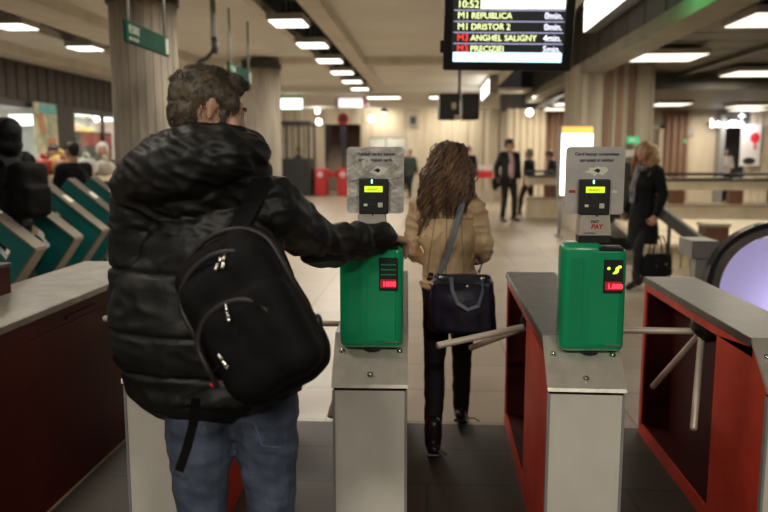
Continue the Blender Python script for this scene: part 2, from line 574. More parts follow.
for i, (x0, x1) in enumerate([(-6.35, -6.2), (-5.6, -4.9), (-2.37, -2.25), (-1.65, -1.38), (-8.3, -7.7)]):
    bm = B(); bx(bm, x0, x1, -1, 22.9, ZB + (0.05 if i in (0, 2) else 0), ZC)
    struct('ceiling_beam_lengthwise_%d' % (i + 1), bm, 'beam')
for i, y in enumerate((9.2, 16.2)):
    bm = B()
    bx(bm, -4.9, -2.37, y - 0.13, y + 0.13, ZB + 0.04, ZC)
    bx(bm, -1.38, XR - 0.05, y - 0.13, y + 0.13, ZB + 0.0, ZC)
    struct('ceiling_beam_cross_%d' % (i + 1), bm, 'beam')


def column(name, cx, cy, r, z1, n, m, square=False):
    pts = []
    for k in range(n):
        a0 = 2 * math.pi * k / n
        for da, rr in ((0.00, -0.014), (0.05, 0.0), (0.95, 0.0), (1.0, -0.014)):
            a = a0 + da * 2 * math.pi / n
            q = 1.0
            if square:
                q = 1.0 / max(abs(math.cos(a)), abs(math.sin(a)))
                q = min(q, 1.30)
            pts.append((cx + (r * q + rr * (1 + 1.2 * (k % 3 == 0))) * math.cos(a), cy + (r * q + rr * (1 + 1.2 * (k % 3 == 0))) * math.sin(a)))
    out = []
    for p in pts:
        if not out or (V(p) - V(out[-1])).length > 1e-4:
            out.append(p)
    bm = B(); prism(bm, out, (0, 0, 0), (1, 0, 0), (0, 1, 0), (0, 0, 1), z1)
    return struct(name, bm, m)


column('pillar_round_1', -3.5, 9.2, 0.40, ZB, 26, 'concrete')
column('pillar_round_2', -3.62, 16.2, 0.40, ZB, 26, 'concrete')
for i, (x, y) in enumerate(((-3.5, 9.2), (-3.62, 16.2))):
    bm = B(); tube(bm, [(x, y, ZB - 0.07), (x, y, ZB + 0.1)], 0.43, 32, smooth=False); struct('pillar_collar_%d' % (i + 1), bm, 'recess')
column('pillar_square_1', 3.66, 16.0, 0.78, 3.30, 30, 'rustcrete', True)
for i, x in enumerate((3.42, 3.66, 3.88)):
    bm = B(); bx(bm, x, x + .11, 15.17, 15.24, 0, 3.29); struct('trim_pillar_rust_strip_%d' % (i + 1), bm, 'redflute')

# dark high zone between the cream ceiling and the side hall
ZS, XB = 3.30, 3.10
bm = B(); bx(bm, XR, XR + .12, -6, 23.2, ZB, 4.6); struct('trim_ceiling_edge', bm, 'beam')
bm = B(); bx(bm, XR, XB + .3, -6, 26, 4.5, 4.6); struct('ceiling_high_zone', bm, 'darkpanel')
bm = B()
bx(bm, XB, XB + 0.2, -6, 26, ZS, 4.6)
for k in range(32):
    bx(bm, XB - 0.015, XB, -5.6 + k * 1.0, -4.65 + k * 1.0, ZS + .03, 4.5)
struct('wall_bulkhead', bm, 'darkpanel')
bm = B(); bx(bm, 2.95, 3.42, -6, 24, 3.13, 3.33); struct('ceiling_edge_beam', bm, 'lipbeam')
bm = B()
bx(bm, 3.3, 24, -6, 17, ZS, ZS + .1)
for k in range(20):
    bx(bm, 3.42, 24, 0.3 + k * 0.85, 0.3 + k * 0.85 + 0.81, ZS - .02, ZS)
for k in range(6):
    bx(bm, 5.3 + k * 2.6, 5.5 + k * 2.6, -6, 17, ZS - .09, ZS)
bx(bm, 3.3, 24, 17, 27, 2.95, 3.05)
for k in range(12):
    bx(bm, 3.42, 24, 17.2 + k * 0.75, 17.2 + k * 0.75 + 0.71, 2.93, 2.95)
struct('ceiling_side_hall', bm, 'darkceil')
bm = B(); bx(bm, 3.42, 24, 16.85, 17.15, 2.93, 3.4); struct('ceiling_side_beam', bm, 'darkceil')


def fluted(name, x0, x1, y, z0, z1, pitch, depth, m, gap=0.25):
    bm = B()
    bx(bm, x0, x1, y, y + 0.2, z0, z1)
    n = max(1, int((x1 - x0) / pitch))
    p = (x1 - x0) / n
    for k in range(n):
        a = x0 + k * p
        prism(bm, [(a + p * gap * .5, 0), (a + p * gap, -depth), (a + p * (1 - gap * .5), -depth), (a + p, 0)], (0, y, z0), (1, 0, 0), (0, 1, 0), (0, 0, 1), z1 - z0)
    return struct(name, bm, m)


# far back wall, with the ticket window and the stair opening left open
YB = 32.0
fluted('wall_back_1', -9, -4.5, YB, 0, 3.43, 0.45, 0.04, 'pale')
fluted('wall_back_2', -2.95, -2.6, YB, 0, 3.43, 0.35, 0.04, 'pale')
fluted('wall_back_3', -2.6, -1.0, YB, 2.25, 3.43, 0.8, 0.03, 'pale')
fluted('wall_back_4', -2.6, -1.0, YB, 0, 1.0, 0.8, 0.03, 'pale')
fluted('wall_back_5', -1.0, 6.2, YB, 0, 3.43, 0.64, 0.05, 'pale')
fluted('wall_back_6', -4.5, -2.95, YB, 2.8, 3.43, 0.4, 0.03, 'pale')
bm = B(); bx(bm, -2.7, -0.9, YB + 1.2, YB + 1.3, 0, 3.4); bx(bm, -2.7, -2.6, YB + .2, YB + 1.2, 0, 3.4); bx(bm, -1.0, -.9, YB + .2, YB + 1.2, 0, 3.4)
struct('wall_ticket_room', bm, 'shopwall')
bm = B()
for k in range(12):
    bx(bm, -4.5, -2.95, YB + 0.25 * k - 1.2, YB + 0.25 * k - .95 + 0.3, 0, 0.16 * (k + 1))
struct('stair_steps', bm, 'stair')
bm = B(); bx(bm, -4.5, -2.95, YB + 2.2, YB + 2.3, 0, 3.4); struct('wall_stair_end', bm, 'redflute')
fluted('wall_pier_1', 2.40, 3.62, 24.0, 0, 2.95, 0.20, 0.07, 'pale')
fluted('wall_pier_2', 3.62, 4.3, 24.4, 0, 2.95, 0.14, 0.06, 'redflute')
bm = B(); bx(bm, 2.2, 4.4, 24.2, 24.5, 2.9, 3.6); struct('wall_pier_head', bm, 'darkpanel')
YS, KS = 25.0, 25.0 / 20.8
fluted('wall_side_hall_1', 4.3, 5.35 * KS, YS, 0, 2.95, 0.25, 0.05, 'redflute')
bm = B(); bx(bm, 5.35 * KS, 6.15 * KS, YS - .05, YS + .05, 0, 2.36); struct('door_1', bm, 'concrete')
bm = B()
for a in ((5.25 * KS, 5.37 * KS, 0, 2.46), (6.13 * KS, 6.25 * KS, 0, 2.46), (5.25 * KS, 6.25 * KS, 2.36, 2.46)):
    bx(bm, a[0], a[1], YS - .12, YS + .02, a[2], a[3])
struct('trim_1', bm, 'sand')
bm = B(); bx(bm, 5.2 * KS, 6.3 * KS, YS + .03, YS + .2, 2.36, 2.95); struct('wall_side_hall_2', bm, 'concrete')
fluted('wall_side_hall_3', 6.25 * KS, 6.95 * KS, YS, 0, 2.95, 0.2, 0.10, 'redflute', 0.5)
fluted('wall_side_hall_4', 6.95 * KS, 7.75 * KS, YS, 0, 2.95, 1.0, 0.012, 'pale', 0.04)
bm = B(); bx(bm, 7.65 * KS, 7.78 * KS, YS - .4, YS + .2, 0, 2.95); struct('trim_2', bm, 'greymetal')
bm = B(); bx(bm, 7.6 * KS, 8.8 * KS, YS + 1.5, YS + 1.6, 0, 2.95); bx(bm, 7.75 * KS, 8.6 * KS, YS, YS + .1, 2.5, 2.95); struct('wall_side_shop', bm, 'shopdark')
fluted('wall_side_hall_5', 8.5 * KS, 9.1 * KS, YS, 0, 2.95, 0.24, 0.05, 'cream')
fluted('wall_side_hall_6', 9.1 * KS, 24, YS - 1.2, 0, 2.95, 0.5, 0.05, 'darkpanel')

# left side: dark fascia over two shop fronts
bm = B()
bx(bm, -8.5, -8.3, -1, 33, 2.62, ZC)
for k in range(60):
    bx(bm, -8.3, -8.28, 0.05 + k * 0.4, 0.40 + k * 0.4, 2.66, ZB - .03)
struct('wall_left_fascia', bm, 'brownpanel')
for i, (y0, y1) in enumerate(((16.0, 17.2), (22.2, 33), (-1, 9.0))):
    bm = B(); bx(bm, -8.5, -8.28, y0, y1, 0, 2.62); struct('wall_left_%d' % (i + 1), bm, 'brownpanel' if i != 1 else 'pale')
bm = B(); bx(bm, -10.3, -10.2, 8.8, 22.4, 0, 2.7); bx(bm, -10.3, -8.5, 8.8, 9.0, 0, 2.7); bx(bm, -10.3, -8.5, 16.5, 16.7, 0, 2.7); bx(bm, -10.3, -8.5, 22.2, 22.4, 0, 2.7)
struct('wall_shop_interior', bm, 'shopwall')
bm = B(); bx(bm, -10.3, -8.3, 8.8, 22.4, 2.62, 2.7); struct('ceiling_shop', bm, 'shopwall')
# ================================================================== LIGHTS AND SIGNS OF THE HALL
ORD = ['first', 'second', 'third', 'fourth', 'fifth', 'sixth', 'seventh', 'eighth']


def light_parts(t, sx, sy, h, lens):
    bm = B()
    box(bm, (0, 0, h / 2 + .008), (sx, sy, h), None, 0.008, 1)
    obj('housing', bm, 'lightbody', t)
    bm = B()
    box(bm, (0, 0, 0.004), (sx - .05, sy - .05, 0.010))
    obj('diffuser', bm, lens, t)


for i in range(6):
    y = 10.5 + 2.1 * i
    t = thing('ceiling_light', '%s fluorescent ceiling light of the middle strip counting away from the big monitor' % ORD[i], 'ceiling light', (-1.95, y, 3.32), 0, 'lights of the middle strip')
    light_parts(t, 0.50, 0.62, 0.09, 'lens')
    bm = B(); tube(bm, [(0, -.2, .09), (0, -.2, .53)], .012, 8); obj('hanger', bm, 'greymetal', t)
    bm = B(); tube(bm, [(0, .2, .09), (0, .2, .53)], .012, 8); obj('hanger', bm, 'greymetal', t)
    area_lamp('ceiling_lamp_middle', (-1.95, y, 3.30), (0.46, 0.58), 40)
for i in range(2):
    y = 10.6 + 2.2 * i
    t = thing('ceiling_light', '%s fluorescent light of the side strip in front of the round pillar' % ORD[i] if i == 0 else 'fluorescent light of the side strip right beside the round pillar', 'ceiling light', (-5.9, y, 3.33), 0, 'lights of the side strip')
    light_parts(t, 0.50, 0.52, 0.10, 'lens')
    bm = B(); tube(bm, [(0, -.2, .09), (0, -.2, .53)], .012, 8); obj('hanger', bm, 'greymetal', t)
    bm = B(); tube(bm, [(0, .2, .09), (0, .2, .53)], .012, 8); obj('hanger', bm, 'greymetal', t)
    area_lamp('ceiling_lamp_side', (-5.9, y, 3.30), (0.46, 0.6), 26)
for y in (14.9, 17.1, 19.3):
    area_lamp('ceiling_lamp_side', (-5.9, y, 3.30), (0.46, 0.6), 26)
side = [((4.2, 9.5), 'large square grid light over the escalator in the low side hall', 24),
        ((3.93, 13.0), 'square grid light touching the rust stained square pillar', 22),
        ((3.75, 20.4), 'flat grid light behind the square pillar above the suited man', 20),
        ((3.85, 22.6), 'second flat grid light behind the square pillar, deeper in the hall', 20),
        ((6.45, 15.7), 'grid light second deep over the balustrade in the side hall', 22),
        ((6.35, 20.6), 'grid light above the blond woman by the door', 20),
        ((8.75, 21.6), 'grid light in front of the neon shop sign, wider one', 14),
        ((9.45, 23.2), 'small grid light just above the neon shop sign', 14)]
for (x, y), lab, pw in side:
    t = thing('ceiling_light', lab, 'ceiling light', (x, y, 3.13 if y < 17 else 2.84), 0, 'grid lights of the side hall')
    light_parts(t, 1.05 if y < 17 else .9, 1.0, 0.09, 'lensdim')
    area_lamp('ceiling_lamp_side_hall', (x, y, 3.11 if y < 17 else 2.82), (0.95, 0.9), pw * 2.0, (1.0, 0.88, 0.70))
for i, (x, lab) in enumerate(((-1.5, 'small bright ceiling light beyond the last beam above the ticket window'), (0.25, 'small bright ceiling light beside the hanging twin monitor'))):
    t = thing('ceiling_light', lab, 'ceiling light', (x, 24.4, 3.33), 0, 'lights of the back hall')
    light_parts(t, 1.1 if i == 0 else .6, 0.7, 0.08, 'lens')
    area_lamp('ceiling_lamp_back', (x, 24.4, 3.31), (1.0, 0.7), 30)
for x, y in ((-4.2, 26.5), (-1.4, 29.8), (1.0, 29.0), (-6.5, 28)):
    area_lamp('ceiling_lamp_back', (x, y, 3.38), (1.0, 0.8), 46)
area_lamp('ceiling_lamp_pier', (2.6, 22.0, 3.2), (0.6, 0.6), 40)
area_lamp('ceiling_lamp_side_far', (8.6, 23.9, 2.8), (1.4, 0.4), 30)
area_lamp('ceiling_lamp_side_far', (12.5, 13.0, 3.15), (1.2, 0.8), 30)
area_lamp('shop_lamp', (-9.3, 12.5, 2.58), (0.8, 5), 120, (0.95, 1.0, 1.0))
area_lamp('shop_lamp', (-9.3, 19.5, 2.58), (0.8, 4), 100, (1.0, 0.97, 0.92))
area_lamp('ticket_room_lamp', (-1.8, YB + .7, 3.3), (0.8, 0.4), 25)

# lit globes on the back walls
for x, y, z, r, lab in ((-2.48, 31.8, 3.02, .14, 'round glowing wall lamp over the ticket window'),
                        (-4.66, 31.2, 3.30, .10, 'small glowing lamp high beside the stair opening'),
                        (-4.58, 31.0, 2.86, .13, 'oval glowing lamp lower beside the stair opening'),
                        (3.05, 23.6, 2.82, .115, 'oval glowing lamp on the fluted pier behind the suited man')):
    t = thing('wall_lamp', lab, 'wall lamp', (x, y, z))
    bm = B(); ell(bm, (0, 0, 0), (r, r * .8, r)); obj('globe', bm, 'globe', t)
    bm = B(); tube(bm, [(0, r * .7, 0), (0, 0.3, 0)], .05, 10); obj('bracket', bm, 'darkmetal', t)
    point_lamp('wall_lamp_light', (x, y - .25, z), 0.1, 8)
t = thing('spotlight', 'bright spotlight washing the back wall above the ticket window', 'spotlight', (-1.9, 31.3, 3.36))
bm = B(); tube(bm, [(0, 0, -.12), (0, 0, .1)], [.12, .10], 14); obj('lamp_housing', bm, 'darkmetal', t)
bm = B(); tube(bm, [(0, 0, -.135), (0, 0, -.12)], .105, 14); obj('lens', bm, 'globe', t)
area_lamp('spotlight_beam', (-1.9, 31.3, 3.2), (0.2, 0.2), 16, (1, 0.96, 0.82), (R(40), 0, 0))
area_lamp('wall_wash', (.9, 30.9, 3.3), (1.6, 0.2), 36, (1, 0.93, 0.78), (R(25), 0, 0))

# green direction signs on rods
def direction_sign(y0, y1, x, z0, z1, label, line1, line2):
    t = thing('direction_sign', label, 'sign', (x, (y0 + y1) / 2, z0), 0)
    L = y1 - y0
    H = z1 - z0
    bm = B(); box(bm, (0, 0, H / 2), (.035, L, H), None, .004, 1); obj('panel', bm, 'signgreen', t)
    for s in (-1, 1):
        bm = B(); tube(bm, [(0, s * L * .42, H), (0, s * L * .42, ZC - z0)], .016, 8); obj('rod', bm, 'greymetal', t)
    text('lettering', line1, H * .52, 'signink', t, (.019, -L * .46, H * .46), (0, 1, 0), (0, 0, 1))
    text('lettering', line2, H * .26, 'signink', t, (.019, -L * .46, H * .14), (0, 1, 0), (0, 0, 1))
    bm = B(); box(bm, (.018, L * .44, H * .5), (.004, L * .07, H * .8)); obj('arrow_plate', bm, 'signink', t)


direction_sign(7.0, 8.15, -2.84, 2.59, 2.79, 'green hanging direction sign in front of the first round pillar', 'IESIRE', 'spre strada')
direction_sign(10.6, 11.9, -2.84, 2.62, 2.84, 'green hanging direction sign just above the man with the backpack', 'IESIRE', 'spre strada')

# ceiling pipe with a bent bracket
t = thing('ceiling_pipe', 'grey pipe dropping from the ceiling with bent bracket above the man', 'pipe', (-2.72, 9.5, 2.7))
bm = B(); tube(bm, [(0, 0, .10), (0, 0, .70), (0, 0, ZC - 2.7)], .034, 10); obj('pipe', bm, 'greymetal', t)
bm = B(); box(bm, (0, 0, ZC - 2.72), (.26, .2, .03)); obj('ceiling_plate', bm, 'greymetal', t)
bm = B(); tube(bm, [(0, 0, .22), (-.02, 0, .12), (-.1, 0, .04), (-.2, 0, .0), (-.22, 0, -.05)], .026, 10); tube(bm, [(0, 0, .3), (.02, 0, .2), (0, 0, .1)], .04, 10); obj('bracket', bm, 'darkmetal', t)

# big departure monitor
mon_h, mon_w = .62, 0.945
mc = at(506, 71, 5.75)
t = thing('departure_monitor', 'big black hanging departure monitor listing metro trains and minutes', 'monitor', (mc.x, mc.y, mc.z), R(-2))
tl = Euler((R(13), R(1.2), 0)).to_matrix()
Um, Vm = tl @ V((1, 0, 0)), tl @ V((0, 0, 1))
Nm = Um.cross(Vm)


def mp(x, z, o=0.0):
    return Um * x + Vm * z - tl @ V((0, 1, 0)) * o


bm = B(); box(bm, mp(0, mon_h / 2, -.045), (mon_w, .09, mon_h), tl, .012, 2); obj('casing', bm, 'black', t)
bm = B(); box(bm, mp(0, mon_h / 2 + .01, .001), (mon_w - .13, .006, mon_h - .13), tl); obj('screen', bm, 'scr_bg', t)
bm = B(); box(bm, mp(0, mon_h - .06, -.2), (.2, .25, .2), tl); tube(bm, [mp(0, mon_h - .06, -.2), (0, .2, ZC - mc.z)], .03, 10); obj('mount', bm, 'darkmetal', t)
bm = B(); box(bm, mp(-mon_w / 2 - .008, .17, -.05), (.03, .06, .09), tl, .004, 1); obj('side_latch', bm, 'black', t)
x0, x1 = -mon_w / 2 + .075, mon_w / 2 - .075


def bar(name, xa, xb, za, zb, m, o=.006):
    b_ = B(); box(b_, mp((xa + xb) / 2, (za + zb) / 2, o), (xb - xa, .004, zb - za), tl); return obj(name, b_, m, t)


def wr(s, x, z, size, m, al='LEFT', bold=0.0003):
    return text('lettering', s, size, m, t, mp(x, z, .0075), Um, Vm, al, .0008, bold=bold)


rowh = .078
zb0 = .066
bar('screen_banner', x0, x1, zb0, zb0 + .068, 'scr_b')
text('lettering', 'IESIREA SE FACE PE PARTEA DREAPTA', .030, 'scr_w', t, mp(0, zb0 + .022, .0088), Um, Vm, 'CENTER', .0008)
rows = [('M3', 'PRECIZIEI', '5min.', 'scr_r'), ('M3', 'ANGHEL SALIGNY', '4min.', 'scr_r'), ('M1', 'DRISTOR 2', '0min.', 'scr_y'), ('M1', 'REPUBLICA', '0min.', 'scr_y')]
zz = zb0 + .0625
for ln, dest, mins, mcol in rows:
    wr(ln, x0 + .025, zz + .010, .068, mcol, bold=0)
    text('lettering', dest, .060, 'scr_y', t, mp(x0 + .125, zz + .011, .0075), Um, Vm, 'LEFT', .0008, squeeze=.98, bold=.0003)
    text('lettering', mins, .064, 'scr_w', t, mp(x1 - .012, zz + .010, .0075), Um, Vm, 'RIGHT', .0008, squeeze=.92, bold=.0005)
    bar('screen_rule', x0, x1, zz + rowh - .013, zz + rowh - .007, 'scr_l')
    zz += rowh
wr('10:52', x0 + .02, zz + .008, .072, 'scr_y')
bar('screen_header', x0 + .19, x1, zz, zz + .075, 'scr_head')
text('lettering', 'METROREX', .050, 'scr_faint', t, mp(.12, zz + .02, .0088), Um, Vm, 'CENTER', .0008)

# twin monitor behind it
p = at(459, 120, 12.0)
t = thing('hanging_monitor', 'dark twin hanging monitor on a pole seen below the big departure monitor', 'monitor', (p.x, p.y, p.z), R(4))
for s, w_ in ((-1, .32), (1, .27)):
    bm = B(); box(bm, (s * .165, 0, .20), (w_, .3, .40), None, .02, 2); obj('monitor_case', bm, 'black', t)
    bm = B(); box(bm, (s * .165 - .01, -.152, .20), (w_ - .06, .006, .32)); obj('monitor_glass', bm, 'darkmetal', t)
bm = B(); tube(bm, [(0, .02, .3), (0, .02, ZC - p.z)], .022, 10); obj('pole', bm, 'darkmetal', t)
bm = B(); box(bm, (-.10, -.158, .21), (.07, .008, .10)); box(bm, (-.03, -.158, .035), (.12, .008, .07)); obj('sticker', bm, 'sand', t)

# lit sign boxes on the bulkhead
for y0, y1, z0, z1, lab in ((10.9, 14.4, 3.76, 4.33, 'long glowing white sign box high beside the big monitor'),
                            (19.9, 22.8, 3.10, 3.50, 'small glowing sign box far off above the twin monitor')):
    t = thing('lit_sign', lab, 'lit sign', (2.93 if y0 < 15 else 1.63, (y0 + y1) / 2, z0))
    bm = B(); box(bm, (0, 0, (z1 - z0) / 2), (.235, y1 - y0, z1 - z0), None, .006, 1); obj('sign_box', bm, 'greymetal', t)
    bm = B(); box(bm, (-.119, 0, (z1 - z0) / 2), (.006, y1 - y0 - .04, z1 - z0 - .03)); obj('sign_face', bm, 'lit', t)
    if y0 < 15:
        bm = B(); prism(bm, [(0, -.035), (.10, -.035), (.14, 0), (.10, .035), (0, .035)], (-.1225, y1 - (y0 + y1) / 2 - .24, .23), (0, 1, 0), (0, 0, 1), (1, 0, 0), -.002); obj('orange_mark', bm, 'litorange', t)

# far signs
for px, py, Y, wd, ht, m, lab in ((291, 104, 24, .80, .36, 'litgreen', 'glowing mint sign hanging above the glass booth'),
                                  (352, 103, 25, 1.1, .34, 'litsoft', 'glowing white sign with red mark hanging before the stair opening')):
    p = at(px, py, Y)
    t = thing('lit_sign', lab, 'lit sign', p)
    bm = B(); box(bm, (0, 0, 0), (wd, .14, ht), None, .01, 1); obj('sign_box', bm, 'greymetal', t)
    bm = B(); box(bm, (-.04 if m == 'litsoft' else 0, -.072, 0), (wd - (.3 if m == 'litsoft' else .04), .006, ht - .04)); obj('sign_face', bm, m, t)
    if m == 'litsoft':
        bm = B(); tube(bm, [(.43, -.085, -.0), (.43, -.07, -.0)], .07, 16); box(bm, (-.1, -.072, ht / 2 + .05), (.8, .02, .07)); obj('red_mark', bm, 'lightred', t)
    bm = B()
    for s in (-1, 1):
        tube(bm, [(s * wd * .35, 0, ht / 2), (s * wd * .35, 0, 3.43 - p.z)], .015, 6)
    obj('rod', bm, 'greymetal', t)
p = at(343, 119, 29)
t = thing('round_sign', 'red ring shaped round sign on a blue post before the stairs', 'sign', (p.x, p.y, 0))
bm = B(); bmesh.ops.create_circle(bm, segments=4, radius=.01); bm.clear()
ring = [(.17 * math.cos(a), 0, p.z + .17 * math.sin(a)) for a in [2 * math.pi * k / 24 for k in range(25)]]
tube(bm, ring, .06, 8, False); obj('ring', bm, 'lightred', t)
bm = B(); tube(bm, [(0, -.02, p.z), (0, .03, p.z)], .115, 20); obj('dial', bm, 'black', t)
bm = B(); tube(bm, [(0, .05, 0), (0, .05, p.z)], .045, 10); box(bm, (0, .03, p.z - .65), (.22, .06, .75)); obj('post', bm, 'navybag', t)
p = at(413, 121, 31.7)
t = thing('wall_box', 'grey box fixed to the pale back wall beside the ticket window', 'box', p)
bm = B(); box(bm, (0, .05, 0), (.34, .2, .46), None, .02, 1); obj('case', bm, 'greymetal', t)
bm = B(); box(bm, (0, -.055, .02), (.24, .01, .30)); obj('grille', bm, 'darkmetal', t)

# ================================================================== FAR FURNITURE
# glass booth
t = thing('attendant_booth', 'dark attendant booth with glazed upper half standing past the second pillar', 'booth', (-5.05, 27.4, 0))
bm = B(); bx(bm, -.66, .66, 0, .05, 0, 1.38); bx(bm, -.66, .66, 1.25, 1.3, 0, 1.38); bx(bm, -.66, -.61, .05, 1.25, 0, 1.38); bx(bm, .61, .66, .05, 1.25, 0, 1.38); obj('base', bm, 'darkmetal', t)
bm = B()
for x in (-.62, -.2, .25, .62):
    bx(bm, x - .035, x + .035, 0, .07, 1.38, 2.62)
    bx(bm, x - .035, x + .035, 1.23, 1.3, 1.38, 2.62)
obj('frame', bm, 'black', t)
bm = B(); bx(bm, -.7, .7, -.05, 1.35, 2.6, 2.74); obj('roof', bm, 'black', t)
bm = B(); bx(bm, -.6, .6, .03, .04, 1.4, 2.6); obj('pane', bm, 'glass', t)
# red far gates
for i, x in enumerate((-4.08, -3.22)):
    t = thing('exit_gate', 'red far gate post %s' % ('next to the dark glass booth' if i == 0 else 'nearer the ticket window, behind the crumpled board'), 'gate', (x, 27.8, 0), 0, 'red gates at the stairs')
    bm = B(); box(bm, (0, .45, .5), (.42, 1.1, 1.0), None, .05, 2); obj('body', bm, 'lightred', t)
    bm = B(); ell(bm, (0, -.11, .78), (.12, .03, .12)); obj('reader', bm, 'pink', t)
    if i == 0:
        bm = B(); tube(bm, [(.22, .4, .72), (.60, .4, .72)], .03, 8); box(bm, (.43, .45, .80), (.42, .05, .16)); obj('barrier', bm, 'lightred', t)
# low red bench and white counter past the woman
t = thing('red_bench', 'small red bench against the pale wall between the woman and the suited man', 'bench', (1.72, 24.5, 0))
bm = B(); bx(bm, -.22, .3, -.2, .2, .78, 1.0); obj('seat', bm, 'lightred', t)
bm = B(); bx(bm, -.2, -.15, -.15, .15, 0, .78); obj('leg', bm, 'sand', t)
bm = B(); bx(bm, .22, .27, -.15, .15, 0, .78); obj('leg', bm, 'sand', t)
bm = B(); bx(bm, -.2, .6, .2, .26, 1.05, 1.2); obj('back_rail', bm, 'paperwhite', t)
# ticket window
t = thing('ticket_counter', 'pale counter and notices inside the ticket window in the back wall', 'counter', (-1.8, YB + .1, 0))
bm = B(); bx(bm, -.8, .8, -.14, .3, 1.0, 1.07); obj('counter_top', bm, 'greymetal', t)
bm = B()
for x in (-.8, -.1, .76):
    bx(bm, x, x + .05, -.06, 0, 1.07, 2.25)
bx(bm, -.8, .81, -.06, 0, 2.2, 2.27)
obj('frame', bm, 'greymetal', t)
bm = B(); bx(bm, -.62, -.25, -.02, 0, 1.62, 2.05); bx(bm, -.05, .18, -.02, 0, 1.65, 2.1); obj('notice', bm, 'paperwhite', t)


# balustrades of the stairwell
def balustrade(name, label, x0, x1, y, posts, fl=True):
    t = thing(name, label, 'balustrade', ((x0 + x1) / 2, y, 0))
    a, b = x0 - (x0 + x1) / 2, x1 - (x0 + x1) / 2
    bm = B(); bx(bm, a, b, 0, .3, 0, .47); obj('plinth', bm, 'cream', t)
    bm = B(); bx(bm, a, b, .02, .28, .80, 1.0); obj('beam', bm, 'cream', t)
    bm = B(); bx(bm, a, b, -.03, .33, .465, .51); obj('ledge', bm, 'sand', t)
    bm = B(); bx(bm, a, b, -.02, .32, 1.0, 1.05); tube(bm, [(a, .15, 1.13), (b, .15, 1.13)], .03, 8)
    for k in range(int((b - a) / 1.5) + 1):
        tube(bm, [(a + .2 + k * 1.5, .15, 1.05), (a + .2 + k * 1.5, .15, 1.13)], .02, 6)
    obj('handrail', bm, 'darkmetal', t)
    for k in range(posts):
        x = a + (b - a) * (k + .5) / posts
        bm = B(); bx(bm, x - .13, x + .13, .03, .27, .51, .80); obj('post', bm, 'brownpost', t)


balustrade('balustrade', 'long cream and brown stairwell balustrade behind the escalator', 4.6, 13.0, 16.0, 7)
balustrade('balustrade', 'short cream balustrade by the suited man with two people behind', 2.35, 4.7, 18.4, 2)
# low fluted wall in front of the stairwell and sloped rail
t = thing('stairwell_parapet', 'low fluted cream parapet with sloping top between balustrade and escalator', 'parapet', (5.0, 10.4, 0))
bm = B()
bx(bm, -2.05, 6, .04, .3, 0, .28)
for k in range(62):
    bx(bm, -2.05 + k * .13, -2.05 + k * .13 + .10, 0, .04, 0, .28)
obj('fluted_base', bm, 'cream', t)
bm = B(); prism(bm, [(-.04, .28), (.45, .28), (1.7, .46), (1.7, .52), (-.04, .33)], (-2.05, 0, 0), (0, 1, 0), (0, 0, 1), (1, 0, 0), 8); obj('sloped_top', bm, 'cream', t)
t = thing('stair_handrail', 'dark sloping handrail band behind the black handbag', 'handrail', at(666, 216, 9.9))
e = at(708, 249, 8.9) - t.location
bm = B(); ribbon(bm, [(-.12, .15, .09), (0, 0, 0), e, e + V((.05, -.05, -.06))], (0, .2, 1), .15, .06); obj('rail', bm, 'darkmetal', t)
bm = B()
z = -t.location.z
tube(bm, [(0.05, 0, 0), (0.05, 0.0, z)], .025, 8)
tube(bm, [e, (e.x, e.y, z)], .025, 8)
obj('post', bm, 'darkmetal', t)
t = thing('brown_block', 'square brown painted block behind the escalator handrail', 'block', (at(717, 240, 9.6).x, 9.6, 0))
bm = B(); bx(bm, -.14, .14, 0, .28, 0, .64); obj('body', bm, 'brownpost', t)
bm = B(); bx(bm, -.16, .16, -.02, .3, .64, .68); obj('cap', bm, 'sand', t)

# escalator end
ce = at(777, 291, 5.6)
t = thing('escalator', 'escalator end with round black handrail and glowing lavender side panel', 'escalator', (ce.x, 5.6, 0))
rad, cz = .485, ce.z
arc = [(-math.sin(a) * 1.0, math.cos(a)) for a in [math.pi * k / 28 for k in range(29)]]
poly = [(3.0, .46), ] + [(rad * .88 * x, rad * .88 * z_) for x, z_ in arc] + [(3.0, -.46)]
poly = [(a, b) for a, b in poly]
bm = B(); prism(bm, [(a, b * .93) for a, b in poly], (0, .03, cz), (1, 0, 0), (0, 0, 1), (0, 1, 0), .05); obj('balustrade_panel', bm, 'lav', t)
path = [(3.0, .06, cz + rad)] + [(rad * x, .06, cz + rad * z_) for x, z_ in arc] + [(3.0, .06, cz - rad)]
bm = B(); ribbon(bm, path, (0, 1, 0), .10, .055); obj('handrail', bm, 'rubber', t)
path2 = [(3.0, .06, cz + rad * .92)] + [(rad * .92 * x, .06, cz + rad * .92 * z_) for x, z_ in arc] + [(3.0, .06, cz - rad * .92)]
bm = B(); ribbon(bm, path2, (0, 1, 0), .13, .055); obj('steel_rim', bm, 'chrome', t)
bm = B(); bx(bm, -.05, 3.0, -.1, .5, 0, max(.03, cz - rad - .02)); obj('base', bm, 'steel', t)
bm = B(); bx(bm, -.58, -.38, .15, .45, cz + .22, cz + .35); bx(bm, -.53, -.43, .2, .3, 0, cz + .22); obj('newel_box', bm, 'greymetal', t)
point_lamp('escalator_light', (ce.x + .35, 5.25, cz - .22), .05, 14, (0.70, 0.66, 1.0))

